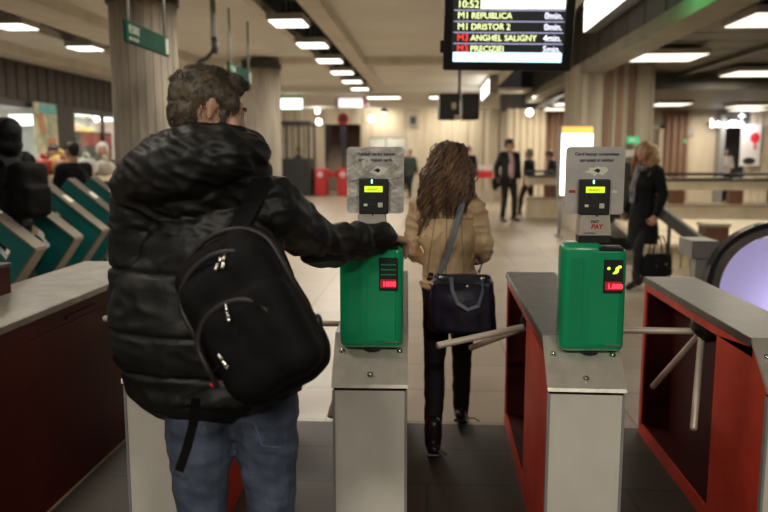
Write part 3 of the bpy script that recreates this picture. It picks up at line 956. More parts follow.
# lit poster stand
t = thing('poster_stand', 'tall glowing white poster stand with orange header on two legs', 'poster stand', (2.70, 14.1, 0), R(8))
bm = B(); box(bm, (0, .05, 1.42), (.66, .12, 1.30), None, .01, 1); obj('case', bm, 'greymetal', t)
bm = B(); box(bm, (0, -.014, 1.36), (.58, .008, 1.12)); obj('lit_face', bm, 'lit', t)
bm = B(); box(bm, (0, -.014, 1.985), (.58, .008, .12)); obj('header', bm, 'litorange', t)
for s in (-1, 1):
    bm = B(); tube(bm, [(s * .27, .05, 0), (s * .27, .05, .8)], .03, 10); tube(bm, [(s * .27, -.15, .02), (s * .27, .25, .02)], .025, 8); obj('leg', bm, 'greymetal', t)
area_lamp('poster_light', (2.55, 14.2, 1.4), (.5, 1.0), 6, (1, .97, .9), (R(90), 0, R(-28)))

# things on the side hall back wall
t = thing('shop_sign', 'white neon shop lettering glowing over the dark shop opening', 'sign', at(710, 124, 24.7))
text('lettering', 'betutto', .40, 'neon', t, (.0, 0, -.10), (1, 0, 0), (0, 0, 1), 'LEFT', .02, bold=.006, squeeze=.86)
bm = B(); box(bm, (.98, .02, .25), (.2, .03, .05)); box(bm, (.98, .02, .25), (.05, .03, .18)); obj('cross_mark', bm, 'neon', t)
bm = B(); box(bm, (.6, .1, .02), (1.3, .12, .05)); obj('backing_rail', bm, 'darkmetal', t)
area_lamp('shop_sign_light', (9.8, 24.4, 2.5), (.9, .1), 8, (.9, .88, 1), (R(60), 0, 0))
t = thing('wall_poster', 'white poster with a red balloon shape beside the neon shop', 'poster', at(749, 166, 24.75))
bm = B(); box(bm, (0, 0, .65), (.62, .03, 1.3)); obj('sheet', bm, 'paperwhite', t)
bm = B(); ell(bm, (.12, -.02, .90), (.15, .02, .17)); tube(bm, [(.13, -.02, .74), (.14, -.02, .52)], [.05, .02], 8); obj('red_balloon', bm, 'heart', t)
bm = B(); ell(bm, (-.02, -.02, .16), (.2, .015, .11)); obj('dark_picture', bm, 'darkmetal', t)
t = thing('exit_sign', 'small green exit sign on the wall above the blond woman', 'sign', at(633, 140, 14.9))
bm = B(); box(bm, (0, 0, 0), (.22, .05, .13)); obj('panel', bm, 'exitgreen', t)
bm = B(); tube(bm, [(0, 0, .06), (0, 0, 3.3 - at(633, 140, 14.9).z)], .008, 6); obj('rod', bm, 'darkmetal', t)
bm = B(); prism(bm, [(-.07, -.02), (-.01, -.02), (-.01, -.045), (.05, 0), (-.01, .045), (-.01, .02), (-.07, .02)], (0, -.026, 0), (1, 0, 0), (0, 0, 1), (0, 1, 0), -.004); obj('arrow', bm, 'paperwhite', t)
for px, py, m, w_, h_, lab in ((690, 132, 'greymetal', .22, .24, 'grey notice on the pale wall behind the balustrade'), (686, 141, 'exitgreen', .12, .12, 'tiny green notice on the pale wall behind the balustrade')):
    t = thing('wall_notice', lab, 'notice', at(px, py, 24.94))
    bm = B(); box(bm, (0, 0, 0), (w_, .03, h_)); obj('sheet', bm, m, t)
t = thing('wall_panel', 'pale metal box canopy behind the second validator board, beside the blond woman', 'panel', (2.95, 12.2, 0))
bm = B(); bx(bm, -.32, .55, 0, .5, 1.50, 1.62); obj('canopy', bm, 'paperwhite', t)
bm = B(); bx(bm, -.32, .45, .1, .45, 0.2, 1.50); obj('cabinet', bm, 'greymetal', t)
bm = B(); bx(bm, -.3, .43, .12, .43, 0, .2); obj('plinth', bm, 'darkmetal', t)
bm = B(); bx(bm, -.26, .38, .085, .1, .45, 1.42); obj('glass_door', bm, 'darkmetal', t)

# ================================================================== SHOPS ON THE FAR SIDE
rs = random.Random(3)
for i, (y0, y1, lab) in enumerate(((9.1, 16.0, 'white lit shop shelf rack seen behind the man in black'), (17.2, 22.1, 'lit shop shelf rack past the dark wall strip'))):
    t = thing('shop_shelf', lab, 'shelf', (-9.9, (y0 + y1) / 2, 0))
    L = (y1 - y0) / 2 - .25
    bm = B(); bx(bm, -.2, -.15, -L, L, 0, 2.3); obj('back_panel', bm, 'shopwall', t)
    for z in (.5, 1.0, 1.5, 2.0):
        bm = B(); bx(bm, -.2, .2, -L, L, z - .03, z); obj('shelf_board', bm, 'paperwhite', t)
    k = 0
    for z in (1.0, 1.5, 2.0):
        y = -L + .2
        while y < L - .3:
            wd, ht = rs.uniform(.25, .5), rs.uniform(.18, .38)
            b_ = B(); box(b_, (0, 0, ht / 2), (.28, wd, ht), None, .01, 1)
            gc = rs.randrange(7)
            o = obj('goods_box', b_, 'goods%d' % gc)
            o.location = (-9.88, (y0 + y1) / 2 + y + wd / 2, z)
            tag(o, '%s goods on the %s shelf of the %s shop' % ((('red', 'yellow', 'blue', 'green', 'cream', 'orange', 'purple')[gc],) + (('middle', 'upper', 'top')[int(round((z - 1) / .5))], ('white lit', 'second')[i])), 'goods', 'goods on the %s shelf of shop %s' % (('middle', 'upper', 'top')[int(round((z - 1) / .5))], 'ab'[i]))
            y += wd + rs.uniform(.05, .3)
    t = thing('shop_window', 'framed glass shop front %s' % ('behind the black clad man' if i == 0 else 'behind the white hat'), 'shop window', (-8.35, (y0 + y1) / 2, 0))
    bm = B()
    L = (y1 - y0) / 2
    for k in range(4):
        y = -L + .03 + k * (2 * L - .06) / 3
        bx(bm, -.04, .04, y - .04, y + .04, 0, 2.6)
    bx(bm, -.04, .04, -L, L, 2.5, 2.62); bx(bm, -.06, .06, -L, L, 0, .7)
    obj('frame', bm, 'darkmetal', t)
    bm = B(); bx(bm, -.006, .006, -L + .05, L - .05, .7, 2.5); obj('pane', bm, 'glass', t)
t = thing('shop_light', 'bright white strip light inside the shop behind the man in black', 'light', (-8.95, 16.36, 2.30))
bm = B(); box(bm, (0, 0, 0), (.80, .10, .24)); obj('tube', bm, 'lit', t)
bm = B(); box(bm, (0, .06, 0), (.86, .08, .30)); obj('housing', bm, 'greymetal', t)
t = thing('shop_light', 'small white ceiling light inside the second shop', 'light', (-9.0, 20.6, 2.5))
bm = B(); box(bm, (0, 0, 0), (.4, .6, .07)); obj('tube', bm, 'lit', t)
bm = B(); box(bm, (0, 0, .07), (.44, .64, .06)); obj('housing', bm, 'greymetal', t)
t = thing('shop_poster', 'tall pale green poster with aqua top on the shop front', 'poster', (-8.22, 15.75, 1.60))
bm = B(); box(bm, (0, 0, .5), (.03, .95, 1.04)); obj('sheet', bm, 'poster', t)
bm = B(); box(bm, (.018, .1, .90), (.01, .7, .2)); obj('header_print', bm, 'postertop', t)
bm = B(); box(bm, (.018, -.2, .6), (.01, .22, .4), (R(20), 0, 0)); box(bm, (.018, .2, .2), (.01, .4, .2)); obj('orange_print', bm, 'goods5', t)
t = thing('vending_cooler', 'dark cooler cabinet with red header inside the second shop', 'cooler', (-8.75, 18.7, 0))
bm = B(); bx(bm, -.3, .3, -.9, .9, 0, 2.1); obj('body', bm, 'darkmetal', t)
bm = B(); bx(bm, .3, .32, -.85, .85, 1.75, 2.05); obj('red_header', bm, 'goods0', t)
bm = B(); bx(bm, .3, .315, .3, .85, .6, 1.7); obj('orange_door', bm, 'goods5', t)
t = thing('shop_door', 'bright white lit doorway of the second shop beside the round pillar', 'door', (-8.45, 21.4, 0))
bm = B(); bx(bm, -.05, 0, -.45, .45, .05, 2.2); obj('leaf', bm, 'paperwhite', t)
bm = B(); bx(bm, 0, .012, -.3, .3, .9, 1.9); obj('lit_pane', bm, 'lit', t)
# produce stand
t = thing('market_stand', 'low stand heaped with colourful produce beside the white hatted person', 'stand', (-4.95, 10.2, 0))
bm = B(); bx(bm, -.5, .5, -.35, .35, 1.18, 1.25); obj('table_top', bm, 'cream', t)
for sx in (-.45, .45):
    for sy in (-.3, .3):
        bm = B(); bx(bm, sx - .025, sx + .025, sy - .025, sy + .025, 0, 1.18); obj('leg', bm, 'sand', t)
spots = [(-.34, -.2, .17, 'goods0', 'red'), (-.05, -.22, .16, 'goods5', 'orange brown'), (.26, -.2, .17, 'paperwhite', 'white'), (-.25, .12, .2, 'goods1', 'yellow'), (.1, .14, .18, 'goods3', 'green'), (.38, .12, .15, 'goods4', 'cream coloured')]
for x, y, r, m, cn in spots:
    t = thing('produce_bag', '%s bag of produce on the market stand' % cn, 'bag', (-4.95 + x, 10.2 + y, 1.25), 0, None)
    bm = B(); ell(bm, (0, 0, r * .72), (r, r * .9, r * .75)); obj('bag', bm, m, t)
    bm = B(); tube(bm, [(0, 0, r * 1.35), (0.01, 0, r * 1.6), (.03, 0, r * 1.75)], [.03, .045, .05], 8); obj('knot', bm, m, t)
# ================================================================== GATE ROW
HT = .89          # turnstile top height
GY = 2.72         # near end of the steel top
PX = {'left': -.975, 'middle': -.212, 'right': .556, 'end': 1.305}


def turnstile(key, label, spin, length=1.50, hub_y=.68, o0=.56):
    t = thing('turnstile', label, 'turnstile', (PX[key], GY, 0), R({'middle': 1.7, 'left': 1.0, 'right': -.6}.get(key, 0)), 'turnstiles of the gate row')
    L, hw = length, .128
    bm = B()
    bx(bm, -hw, -hw + .012, o0, L, 0, .07)
    bx(bm, -hw, hw, .0, L, .815, .852)                    # lid sheet under the steel top
    bx(bm, -hw, hw, L - .045, L, .06, .815)               # far frame
    bx(bm, hw - .02, hw, o0, L - .045, .06, .815)        # closed side
    prism(bm, [(o0, 0), (-.135, 0), (-.135, .735), (0, .852), (o0, .815)], (-hw, 0, 0), (0, 1, 0), (0, 0, 1), (1, 0, 0), 2 * hw)
    obj('body', bm, 'red', t)
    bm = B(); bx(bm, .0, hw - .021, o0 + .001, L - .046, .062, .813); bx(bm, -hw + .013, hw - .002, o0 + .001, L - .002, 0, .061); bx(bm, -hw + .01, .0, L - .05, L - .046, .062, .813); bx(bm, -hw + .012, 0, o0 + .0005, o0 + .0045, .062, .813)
    obj('inner_lining', bm, 'redin', t)  # shade inside the opening is put into the lining's dark colour
    bm = B(); box(bm, (0, L / 2, .871), (2 * hw + .018, L, .034), None, .003, 1); obj('steel_top', bm, 'slab', t)
    bm = B()
    c, s = math.cos(R(42)), math.sin(R(42))
    prism(bm, [(0, 0), (-.222 * c, -.222 * s), (-.222 * c - .004, -.222 * s - .012), (-.222 * c + .012, -.222 * s - .012), (.004, -.012)], (-.136, 0, HT - .002), (0, 1, 0), (0, 0, 1), (1, 0, 0), .272)
    pl = obj('sloped_plate', bm, 'steel', t)
    for bx_, d in ((-.105, .085), (.105, .085), (0, .185)):
        bm = B(); ell(bm, (bx_, -d * c - .002, HT - d * s + .002), (.0085, .0085, .0085), None, 2)
        tube(bm, [(bx_, -d * c, HT - d * s), (bx_, -d * c - .004, HT - d * s + .0045)], .011, 10)
        obj('bolt', bm, 'chrome', pl)
    bm = B(); box(bm, (0, -.147, .356), (.252, .012, .712), None, .002, 1); obj('front_panel', bm, 'white', t)
    bm = B(); bx(bm, -.129, .129, -.152, -.130, .714, .728); obj('red_lip', bm, 'redin', t)
    for sx in (-1, 1):
        bm = B(); bx(bm, sx * .1295 - .0045, sx * .1295 + .0045, -.156, -.135, 0, .715); obj('corner_strip', bm, 'greymetal', t)
    # tripod
    hub = V((-.085, hub_y, .765))
    a = V((-1, 0, -1)).normalized()
    bm = B(); tube(bm, [hub - a * .075, hub - a * .01, hub + a * .03], [.075, .072, .045], 18)
    box(bm, (-.02, hub_y + .02, .80), (.13, .30, .06), None, .01, 1)
    obj('tripod_hub', bm, 'black', t)
    v = V((-1, 0, 0))
    for k in range(3):
        d = Matrix.Rotation(R(spin + 120 * k), 3, a) @ v
        ln = .47 if k != 0 else .49
        bm = B(); p0 = hub + d * .03; p1 = hub + d * ln
        tube(bm, [p0, p0 + d * .01, p1 - d * .006, p1], [.0148, .0148, .0148, .011], 14); obj('barrier_arm', bm, 'arm', t)
    return t


turnstile('left', 'turnstile half hidden behind the man with the backpack, its white front beside his jeans', 0, hub_y=.72)
turnstile('middle', 'turnstile with white front where the man in the parka holds out his hand', 0)
turnstile('right', 'red turnstile with white front whose arms point at the woman in tan', -38, hub_y=.70)
turnstile('end', 'red turnstile by the escalator showing three ivory arms, no validator in view', 0, 1.38, .62, .34)


def validator(key, label, taped=False, dx=0.0):
    x, y = PX[key] + .006 + dx, GY - .015
    t = thing('ticket_validator', label, 'ticket validator', (x, y, HT), 0, 'green ticket validators')
    zb = at(370, 349, 2.62).z - HT
    zt = at(370, 242, 2.62).z - HT
    yf = 2.62 - y
    H = zt - zb
    bm = B(); box(bm, (-.042, yf + .052, zb + H / 2), (.146, .104, H), None, .026, 4)
    box(bm, (.035, yf + .056, zb + H / 2 - .008), (.156, .100, H - .016), None, .024, 4)
    body = obj('body', bm, 'green', t, smooth=True)
    bm = B(); box(bm, (-.062, yf + .0005, zb + H * .50), (.046, .004, H * .74), None, .0015, 1)
    obj('raised_panel', bm, 'greendk', body)
    bm = B(); box(bm, (.036, yf + .0035, zb + H * .50), (.104, .008, H * .86), None, .003, 2)
    obj('face_panel', bm, 'green', body)
    bm = B(); box(bm, (.052, yf + .048, zt - .016), (.086, .05, .008)); box(bm, (.052, yf + .012, zt - .020), (.09, .02, .012), None, .003, 1); obj('ticket_slot', bm, 'black', body)
    bm = B(); box(bm, (.062, yf - .001, zt - .115), (.066, .010, .118), None, .002, 1); dsp = obj('display_window', bm, 'black', body)
    bm = B(); box(bm, (.062, yf - .0075, zt - .148), (.056, .003, .030)); obj('digit_window', bm, 'ledrback', body)
    text('digits', '1.000' if not taped else '1000', .024, 'ledr', body, (.041, yf - .0098, zt - .157), (1, 0, 0), (0, 0, 1), bold=.001)
    if not taped:
        bm = B()
        prism(bm, [(0, 0), (.010, .012), (.010, .020), (.022, .030), (.030, .028), (.030, .022), (.022, .018), (.020, .006), (.012, .0)], (.058, yf - .0068, zt - .105), (1, 0, 0), (0, 0, 1), (0, 1, 0), -.002)
        ell(bm, (.045, yf - .0075, zt - .086), (.0055, .002, .0055), None, 2)
        obj('arrow_light', bm, 'ledarrow', body)
    else:
        bm = B()
        for k in range(3):
            box(bm, (.062, yf - .007, zt - .080 - k * .018), (.054, .003, .004))
        obj('window_rib', bm, 'greendk', body)
    text('lettering', 'VALIDATOR', .0095, 'signink', body, (.044, yf - .0006, zb + .024), (1, 0, 0), (0, 0, 1))
    bm = B(); tube(bm, [(0, yf + .06, zb + .03), (0, yf + .06, zb - .06 if zb > .0 else -.055)], .035, 14); obj('mounting_stem', bm, 'black', t)
    # neck, reader and board
    nx = .0
    yn = yf + .055
    bm = B(); box(bm, (nx, yn, zt + .012), (.112, .06, .03), None, .003, 1); obj('neck_base', bm, 'black', t)
    bm = B(); loft(bm, [((nx, yn - .012, zt + .026), (.075, 0, 0), (0, .035, 0)), ((nx, yn + .004, zt + .105), (.064, 0, 0), (0, .026, 0))], 4)
    bm.transform(Matrix.Translation((nx, yn, 0)) @ Matrix.Rotation(0, 4, 'Z') @ Matrix.Translation((-nx, -yn, 0)))
    bm2 = B(); prism(bm2, [(-.056, zt + .026), (.056, zt + .026), (.047, zt + .108), (-.047, zt + .108)], (nx, yn - .030, 0), (1, 0, 0), (0, 0, 1), (0, 1, 0), .06)
    bm.free()
    nk = obj('neck', bm2, 'steel', t)
    u, vv = (1, 0, 0), (0, 0, 1)
    if not taped:
        text('lettering', 'FAST', .013, 'ink', nk, (nx - .016, yn - .0308, zt + .070), u, vv, bold=.0004)
        text('lettering', 'PAY', .022, 'redink', nk, (nx - .015, yn - .0308, zt + .050), (1, 0, 0), (.15, 0, 1), bold=.0008)
    text('lettering', 'contactless', .009, 'ink', nk, (nx - .04, yn - .0308, zt + .032), u, vv)
    bm = B(); ell(bm, (nx + .004, yn - .031, zt + .095), (.0035, .002, .0035), None, 2); obj('screw', bm, 'darkmetal', nk)
    yb = yn - .005
    bcx = .012 - dx * .8
    zc0, zc1 = zt + .098, zt + .098 + .236
    bm = B()
    rr, q = .014, []
    for cx_, cz_, a0 in ((bcx + .102 - rr, zc1 - rr, 0), (bcx - .102 + rr, zc1 - rr, 90), (bcx - .102 + rr, zc0 + rr, 180), (bcx + .102 - rr, zc0 + rr, 270)):
        for j in range(5):
            an = R(a0 + 90 * j / 4)
            q.append((cx_ + rr * math.cos(an), cz_ + rr * math.sin(an)))
    prism(bm, q, (0, yb, 0), (1, 0, 0), (0, 0, 1), (0, 1, 0), .004)
    bd = obj('notice_board', bm, 'boardtape' if taped else 'board', t)
    rc = (bcx - .004, zc0 + .062)
    bm = B(); box(bm, (rc[0], yb - .016, rc[1]), (.104, .032, .124), None, .004, 2); rd = obj('card_reader', bm, 'black', t)
    bm = B(); box(bm, (rc[0], yb - .033, rc[1] + .026), (.064, .004, .021)); obj('screen', bm, 'ledg', rd)
    text('screen_print', 'VALIDATI', .010, 'ink', rd, (rc[0] - .026, yb - .0355, rc[1] + .022), u, vv)
    bm = B(); box(bm, (rc[0] - .006, yb - .033, rc[1] + .053), (.005, .004, .013), None, .001, 1); obj('status_lamp', bm, 'ledc', rd)
    bm = B(); tube(bm, [(rc[0] - .002, yb - .031, rc[1] - .002), (rc[0] - .002, yb - .035, rc[1] - .002)], .009, 14); obj('button', bm, 'darkmetal', rd)
    for kx, m in ((-.028, 'ledarrow'), (-.004, 'darkmetal'), (.024, 'key')):
        bm = B(); box(bm, (rc[0] + kx, yb - .034, rc[1] - .030), (.017 if m == 'key' else .013, .004, .017 if m == 'key' else .009), None, .001, 1); obj('button', bm, m if m != 'ledarrow' else 'smudge', rd)
    text('lettering', 'Card bancar contactless' if not taped else 'Validati cardul bancar', .0155, 'ink', bd, (bcx + .004, yb - .0008, zc1 - .030), u, vv, 'CENTER', .0004, bold=.0004)
    text('lettering', 'apropiati si validati' if not taped else 'aici, apropiati cardul', .0155, 'ink', bd, (bcx + .004, yb - .0008, zc1 - .051), u, vv, 'CENTER', .0004, bold=.0004)
    rz = random.Random(11 if taped else 5)
    bm = B()
    pts = []
    for j in range(18):
        an = 2 * math.pi * j / 18
        pts.append((bcx + .004 + .042 * math.cos(an) * rz.uniform(.55, 1.15), zc1 - .083 + .017 * math.sin(an) * rz.uniform(.5, 1.25)))
    prism(bm, pts, (0, yb, 0), (1, 0, 0), (0, 0, 1), (0, 1, 0), -.0006)
    obj('worn_patch', bm, 'smudge', bd)
    bm = B(); prism(bm, [(-.012, 0), (.002, .008), (.012, .002), (.006, -.008)], (bcx + .006, yb - .0006, zc1 - .083), (1, 0, 0), (0, 0, 1), (0, 1, 0), -.0006); obj('dark_scuff', bm, 'ink', bd)
    for sx in (-1, 1):
        bm = B(); box(bm, (rc[0] + sx * .073, yb - .0004, rc[1] + .018), (.022, .001, .010)); obj('printed_mark', bm, 'redink' if sx < 0 and not taped else 'smudge', bd)
    if taped:
        bm = B()
        for j in range(7):
            x_ = bcx - .07 + rz.uniform(0, .13)
            z_ = zc0 + rz.uniform(.08, .2)
            ribbon(bm, [(x_, yb - .002, z_), (x_ + rz.uniform(-.02, .03), yb - .004 - rz.uniform(0, .004), z_ - .03), (x_ + rz.uniform(-.03, .03), yb - .002, z_ - .06)], (1, 0, 0), .012, .001)
        ribbon(bm, [(bcx - .10, yb - .002, zc0 + .115), (bcx - .05, yb - .010, zc0 + .135), (bcx - .01, yb - .004, zc0 + .132)], (0, 0, 1), .014, .001)
        ribbon(bm, [(bcx + .05, yb - .003, zc0 + .125), (bcx + .08, yb - .006, zc0 + .132), (bcx + .102, yb - .002, zc0 + .14)], (0, 0, 1), .010, .001)
        obj('tape_wrinkle', bm, 'boardtape', bd)
    return t


validator('middle', 'green ticket validator with crumpled taped board under the outstretched hand', True)
validator('right', 'green ticket validator with clean metal board and lit lime arrow beside the blond woman', False, .018)
validator('left', 'green ticket validator hidden behind the man with the backpack but for its edge')

# wide red counter on the far left of the row
t = thing('gate_counter', 'wide maroon counter with worn steel top beside the teal gates', 'counter', (-1.66, 1.3, 0))
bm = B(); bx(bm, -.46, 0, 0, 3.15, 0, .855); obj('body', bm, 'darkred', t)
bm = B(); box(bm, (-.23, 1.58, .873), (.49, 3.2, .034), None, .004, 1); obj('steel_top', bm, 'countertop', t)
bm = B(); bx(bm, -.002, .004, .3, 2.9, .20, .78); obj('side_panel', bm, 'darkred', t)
bm = B(); bx(bm, .0, .012, 1.95, 2.25, .80, .815); obj('handle', bm, 'redin', t)
t = thing('ticket_box', 'small red metal box standing on the steel counter top', 'box', (-2.055, 3.0, HT))
bm = B(); bx(bm, -.05, .05, 0, .42, 0, .13); obj('body', bm, 'darkred', t)
bm = B(); bx(bm, -.055, .055, -.01, .43, .13, .145); obj('lid', bm, 'slab', t)

# teal chevron exit gates
prof_o = [(-.02, .0), (-.42, .0), (-.42, .10), (-.22, .12), (-.30, .22), (-.02, .62), (.0, .80), (-.03, .84), (-.62, 1.36), (-.78, 1.36), (-.74, 1.24), (-.20, .76), (-.22, .66)]
G0 = None


def chevron(tip, th):
    """outline of the gate: a bent arm with its knee at the tip"""
    up = V((-.60, .49)); dn = V((-.30, -.42))
    nu = V((up.y, -up.x)).normalized()
    if nu.x > 0: nu = -nu
    nd = V((dn.y, -dn.x)).normalized()
    if nd.x > 0: nd = -nd
    k = V((-1, -.06)).normalized() * th * 1.75
    return [V((0, 0)), up, up + nu * th, k, dn + nd * th, dn]


labels = ['first teal gate of the slanted row, beside the red box on the counter',
          'second teal gate of the row, its steel knee in front of the man in black',
          'third teal gate of the row, just beyond the man in black',
          'fourth teal gate of the row, touching the parka hood',
          'fifth teal gate, last of the row, in front of the round pillar']
for i in range(5):
    t = thing('teal_gate', labels[i], 'exit gate', (-3.15 - .05 * i, (5.75, 6.52, 7.20, 7.88, 8.53)[i], 0), R(3), 'teal exit gates')
    zt = .79
    out = chevron(None, .115)
    W = .18
    bm = B(); prism(bm, [(p.x, p.y) for p in out], (0, 0, zt), (1, 0, 0), (0, 0, 1), (0, 1, 0), W); obj('arm_body', bm, 'teal', t)
    bm = B(); prism(bm, [(-.24, -.335), (-.36, -.25), (-.62, -.25), (-.62, -zt), (-.14, -zt), (-.16, -.56)], (0, .02, zt), (1, 0, 0), (0, 0, 1), (0, 1, 0), W - .04); obj('foot', bm, 'tealdk', t)
    up, dn = V((-.60, 0, .49)), V((-.30, 0, -.42))
    nu = V((.49, 0, .60)).normalized(); nd = V((.42, 0, -.30)).normalized()
    bm = B()
    for d, n_ in ((up, nu), (dn, nd)):
        a = V((0, W / 2, zt)) + n_ * .006
        ribbon(bm, [a, a + d * .5, a + d], (0, 1, 0), W + .02, .014)
    obj('steel_edge', bm, 'gatesteel', t)
    bm = B(); box(bm, (-.36, W / 2, zt + .312), (.10, .10, .02), (0, R(39), 0)); obj('reader_pad', bm, 'smudge', t)
    bm = B(); prism(bm, [(-.26, -.10), (-.34, -.24), (-.60, -.24), (-.60, .03), (-.36, .03)], (0, .05, zt), (1, 0, 0), (0, 0, 1), (0, 1, 0), .08); obj('inner_panel', bm, 'teal', t)
    bm = B()
    for z in (-.07, -.15):
        box(bm, (-.46, .048, zt + z), (.26, .01, .014))
    obj('panel_rib', bm, 'tealdk', t)
    bm = B(); prism(bm, [(-.44, .24), (-.60, .36), (-.70, .26), (-.56, .10)], (0, .075, zt), (1, 0, 0), (0, 0, 1), (0, 1, 0), .04); obj('flap', bm, 'tealdk', t)
# ================================================================== PEOPLE
def head_prims(bm, m, sub=3, fine=True):
    t = B()
    ell(t, (0, -.014, .028), (.075, .098, .088), None, sub)
    loft(t, [((0, .010, .05), (.070, 0, 0), (0, .086, 0)), ((0, .014, .01), (.069, 0, 0), (0, .085, 0)), ((0, .020, -.03), (.065, 0, 0), (0, .079, 0)),
             ((0, .028, -.065), (.054, 0, 0), (0, .068, 0)), ((0, .042, -.094), (.040, 0, 0), (0, .050, 0)), ((0, .054, -.112), (.022, 0, 0), (0, .032, 0))])
    chain(t, [(0, .094, .018), (0, .106, -.008), (0, .114, -.026)], [.009, .010, .0125])
    for s in (-1, 1):
        ell(t, (s * .013, .102, -.030), (.009, .010, .008), None, 2)
        chain(t, [(s * .012, .092, .032), (s * .045, .078, .030)], [.010, .008])
        ell(t, (s * .046, .066, -.020), (.022, .022, .020), None, 2)
        # ear
        if fine:
            rim = []
            for d in (155, 125, 90, 55, 20, -15, -45, -75):
                a = R(d)
                rim.append((s * (.0735 + .013 * max(0, math.cos(a)) ** .7), -.006 - .014 * math.cos(a), .003 + .027 * math.sin(a)))
            chain(t, rim, [.0042] * 7 + [.0065])
            ell(t, (s * .0755, -.008, .001), (.0045, .013, .022), (0, 0, s * R(-30)), 2)
        else:
            ell(t, (s * .079, -.012, .0), (.009, .018, .031), (0, 0, s * R(-18)), 2)
    ell(t, (0, .098, -.058), (.022, .009, .006), None, 2)
    ell(t, (0, .096, -.069), (.019, .009, .006), None, 2)
    t.transform(m)
    merge(bm, t)


def hand_prims(bm, wrist, d, palm_n, s=1.0, curl=0.5, side=1, spread=.10, thumb=None, vf=1.0):
    """d: hand direction, palm_n: direction the palm faces, side: +1 puts the thumb on d x palm_n"""
    d = V(d).normalized()
    n = V(palm_n); n = (n - d * n.dot(d)).normalized()
    x = d.cross(n).normalized() * side
    w = V(wrist)
    L = .095 * s
    for k in (-1.5, -.5, .5, 1.5):
        chain(bm, [w + x * k * .012 * s, w + d * L + x * k * .0205 * s], [.017 * s, .0125 * s])
    lens = (.072, .082, .077, .060)
    for k, ln in zip((1.5, .5, -.5, -1.5), lens):
        base = w + d * L * .98 + x * k * .0205 * s
        p = [base]
        ang = 0
        dirv = (d + x * k * spread).normalized()
        for q, fr in enumerate((.45, .32, .23)):
            ang += curl * (0.75, .9, .7)[q]
            v = dirv * math.cos(ang) + n * math.sin(ang)
            p.append(p[-1] + v * ln * fr * s)
        chain(bm, p, [r * s * vf for r in (.0100, .0092, .0085, .0074)])
    tb = w + d * .030 * s + x * .022 * s
    tv = thumb or (d * .72 + x * .55 + n * .35)
    tv = V(tv).normalized()
    t1 = tb + tv * .042 * s
    t2 = t1 + (tv + d * .35 + n * .25 * curl).normalized() * .032 * s
    t3 = t2 + (tv * .6 + d * .7 + n * .4 * curl).normalized() * .024 * s
    chain(bm, [tb, t1, t2, t3], [r * s * vf for r in (.016, .0122, .0105, .0085)])


POSE = dict(pel=(0, 0, .93), che=(0, .005, 1.24), nek=(0, -.02, 1.46), head=(0, .015, 1.635), hrot=(0, 0, 0), yaw=0.0,
            sl=(-.175, -.01, 1.405), sr=(.175, -.01, 1.405), el=(-.235, -.02, 1.13), er=(.235, -.02, 1.13), wl=(-.245, .05, .88), wr=(.245, .05, .88),
            hl=(-.09, 0, .90), hr=(.09, 0, .90), kl=(-.095, .015, .49), kr=(.095, .015, .49), al=(-.10, -.02, .085), ar=(.10, -.02, .085),
            fl=(-.06, 1, -.12), fr=(.06, 1, -.12), pnl=(1, 0, 0), pnr=(-1, 0, 0), curl=.35, dl=None, dr=None, thl=None, thr=None)


def vpose(p):
    P = dict(POSE)
    P.update(p or {})
    return {k: (V(v) if isinstance(v, (tuple, list, Vector)) and len(v) == 3 and k != 'hrot' else v) for k, v in P.items()}


def head_matrix(P):
    rx, ry, rz = P['hrot']
    return Matrix.Translation(P['head']) @ (Matrix.Rotation(R(rz), 4, 'Z') @ Matrix.Rotation(R(rx), 4, 'X') @ Matrix.Rotation(R(ry), 4, 'Y'))


def torso_ring(P, t, rx, ry, dy=0.0, dx=0.0):
    """t: 0 pelvis, 1 chest, 2 neck base"""
    a, b, c = P['pel'], P['che'], P['nek']
    p = a.lerp(b, t) if t <= 1 else b.lerp(c, t - 1)
    yw = R(P['yaw']) * min(1, max(0, t))
    ax = V((math.cos(yw), math.sin(yw), 0))
    ay = V((-math.sin(yw), math.cos(yw), 0))
    return (p + ay * dy + ax * dx, ax * rx, ay * ry)


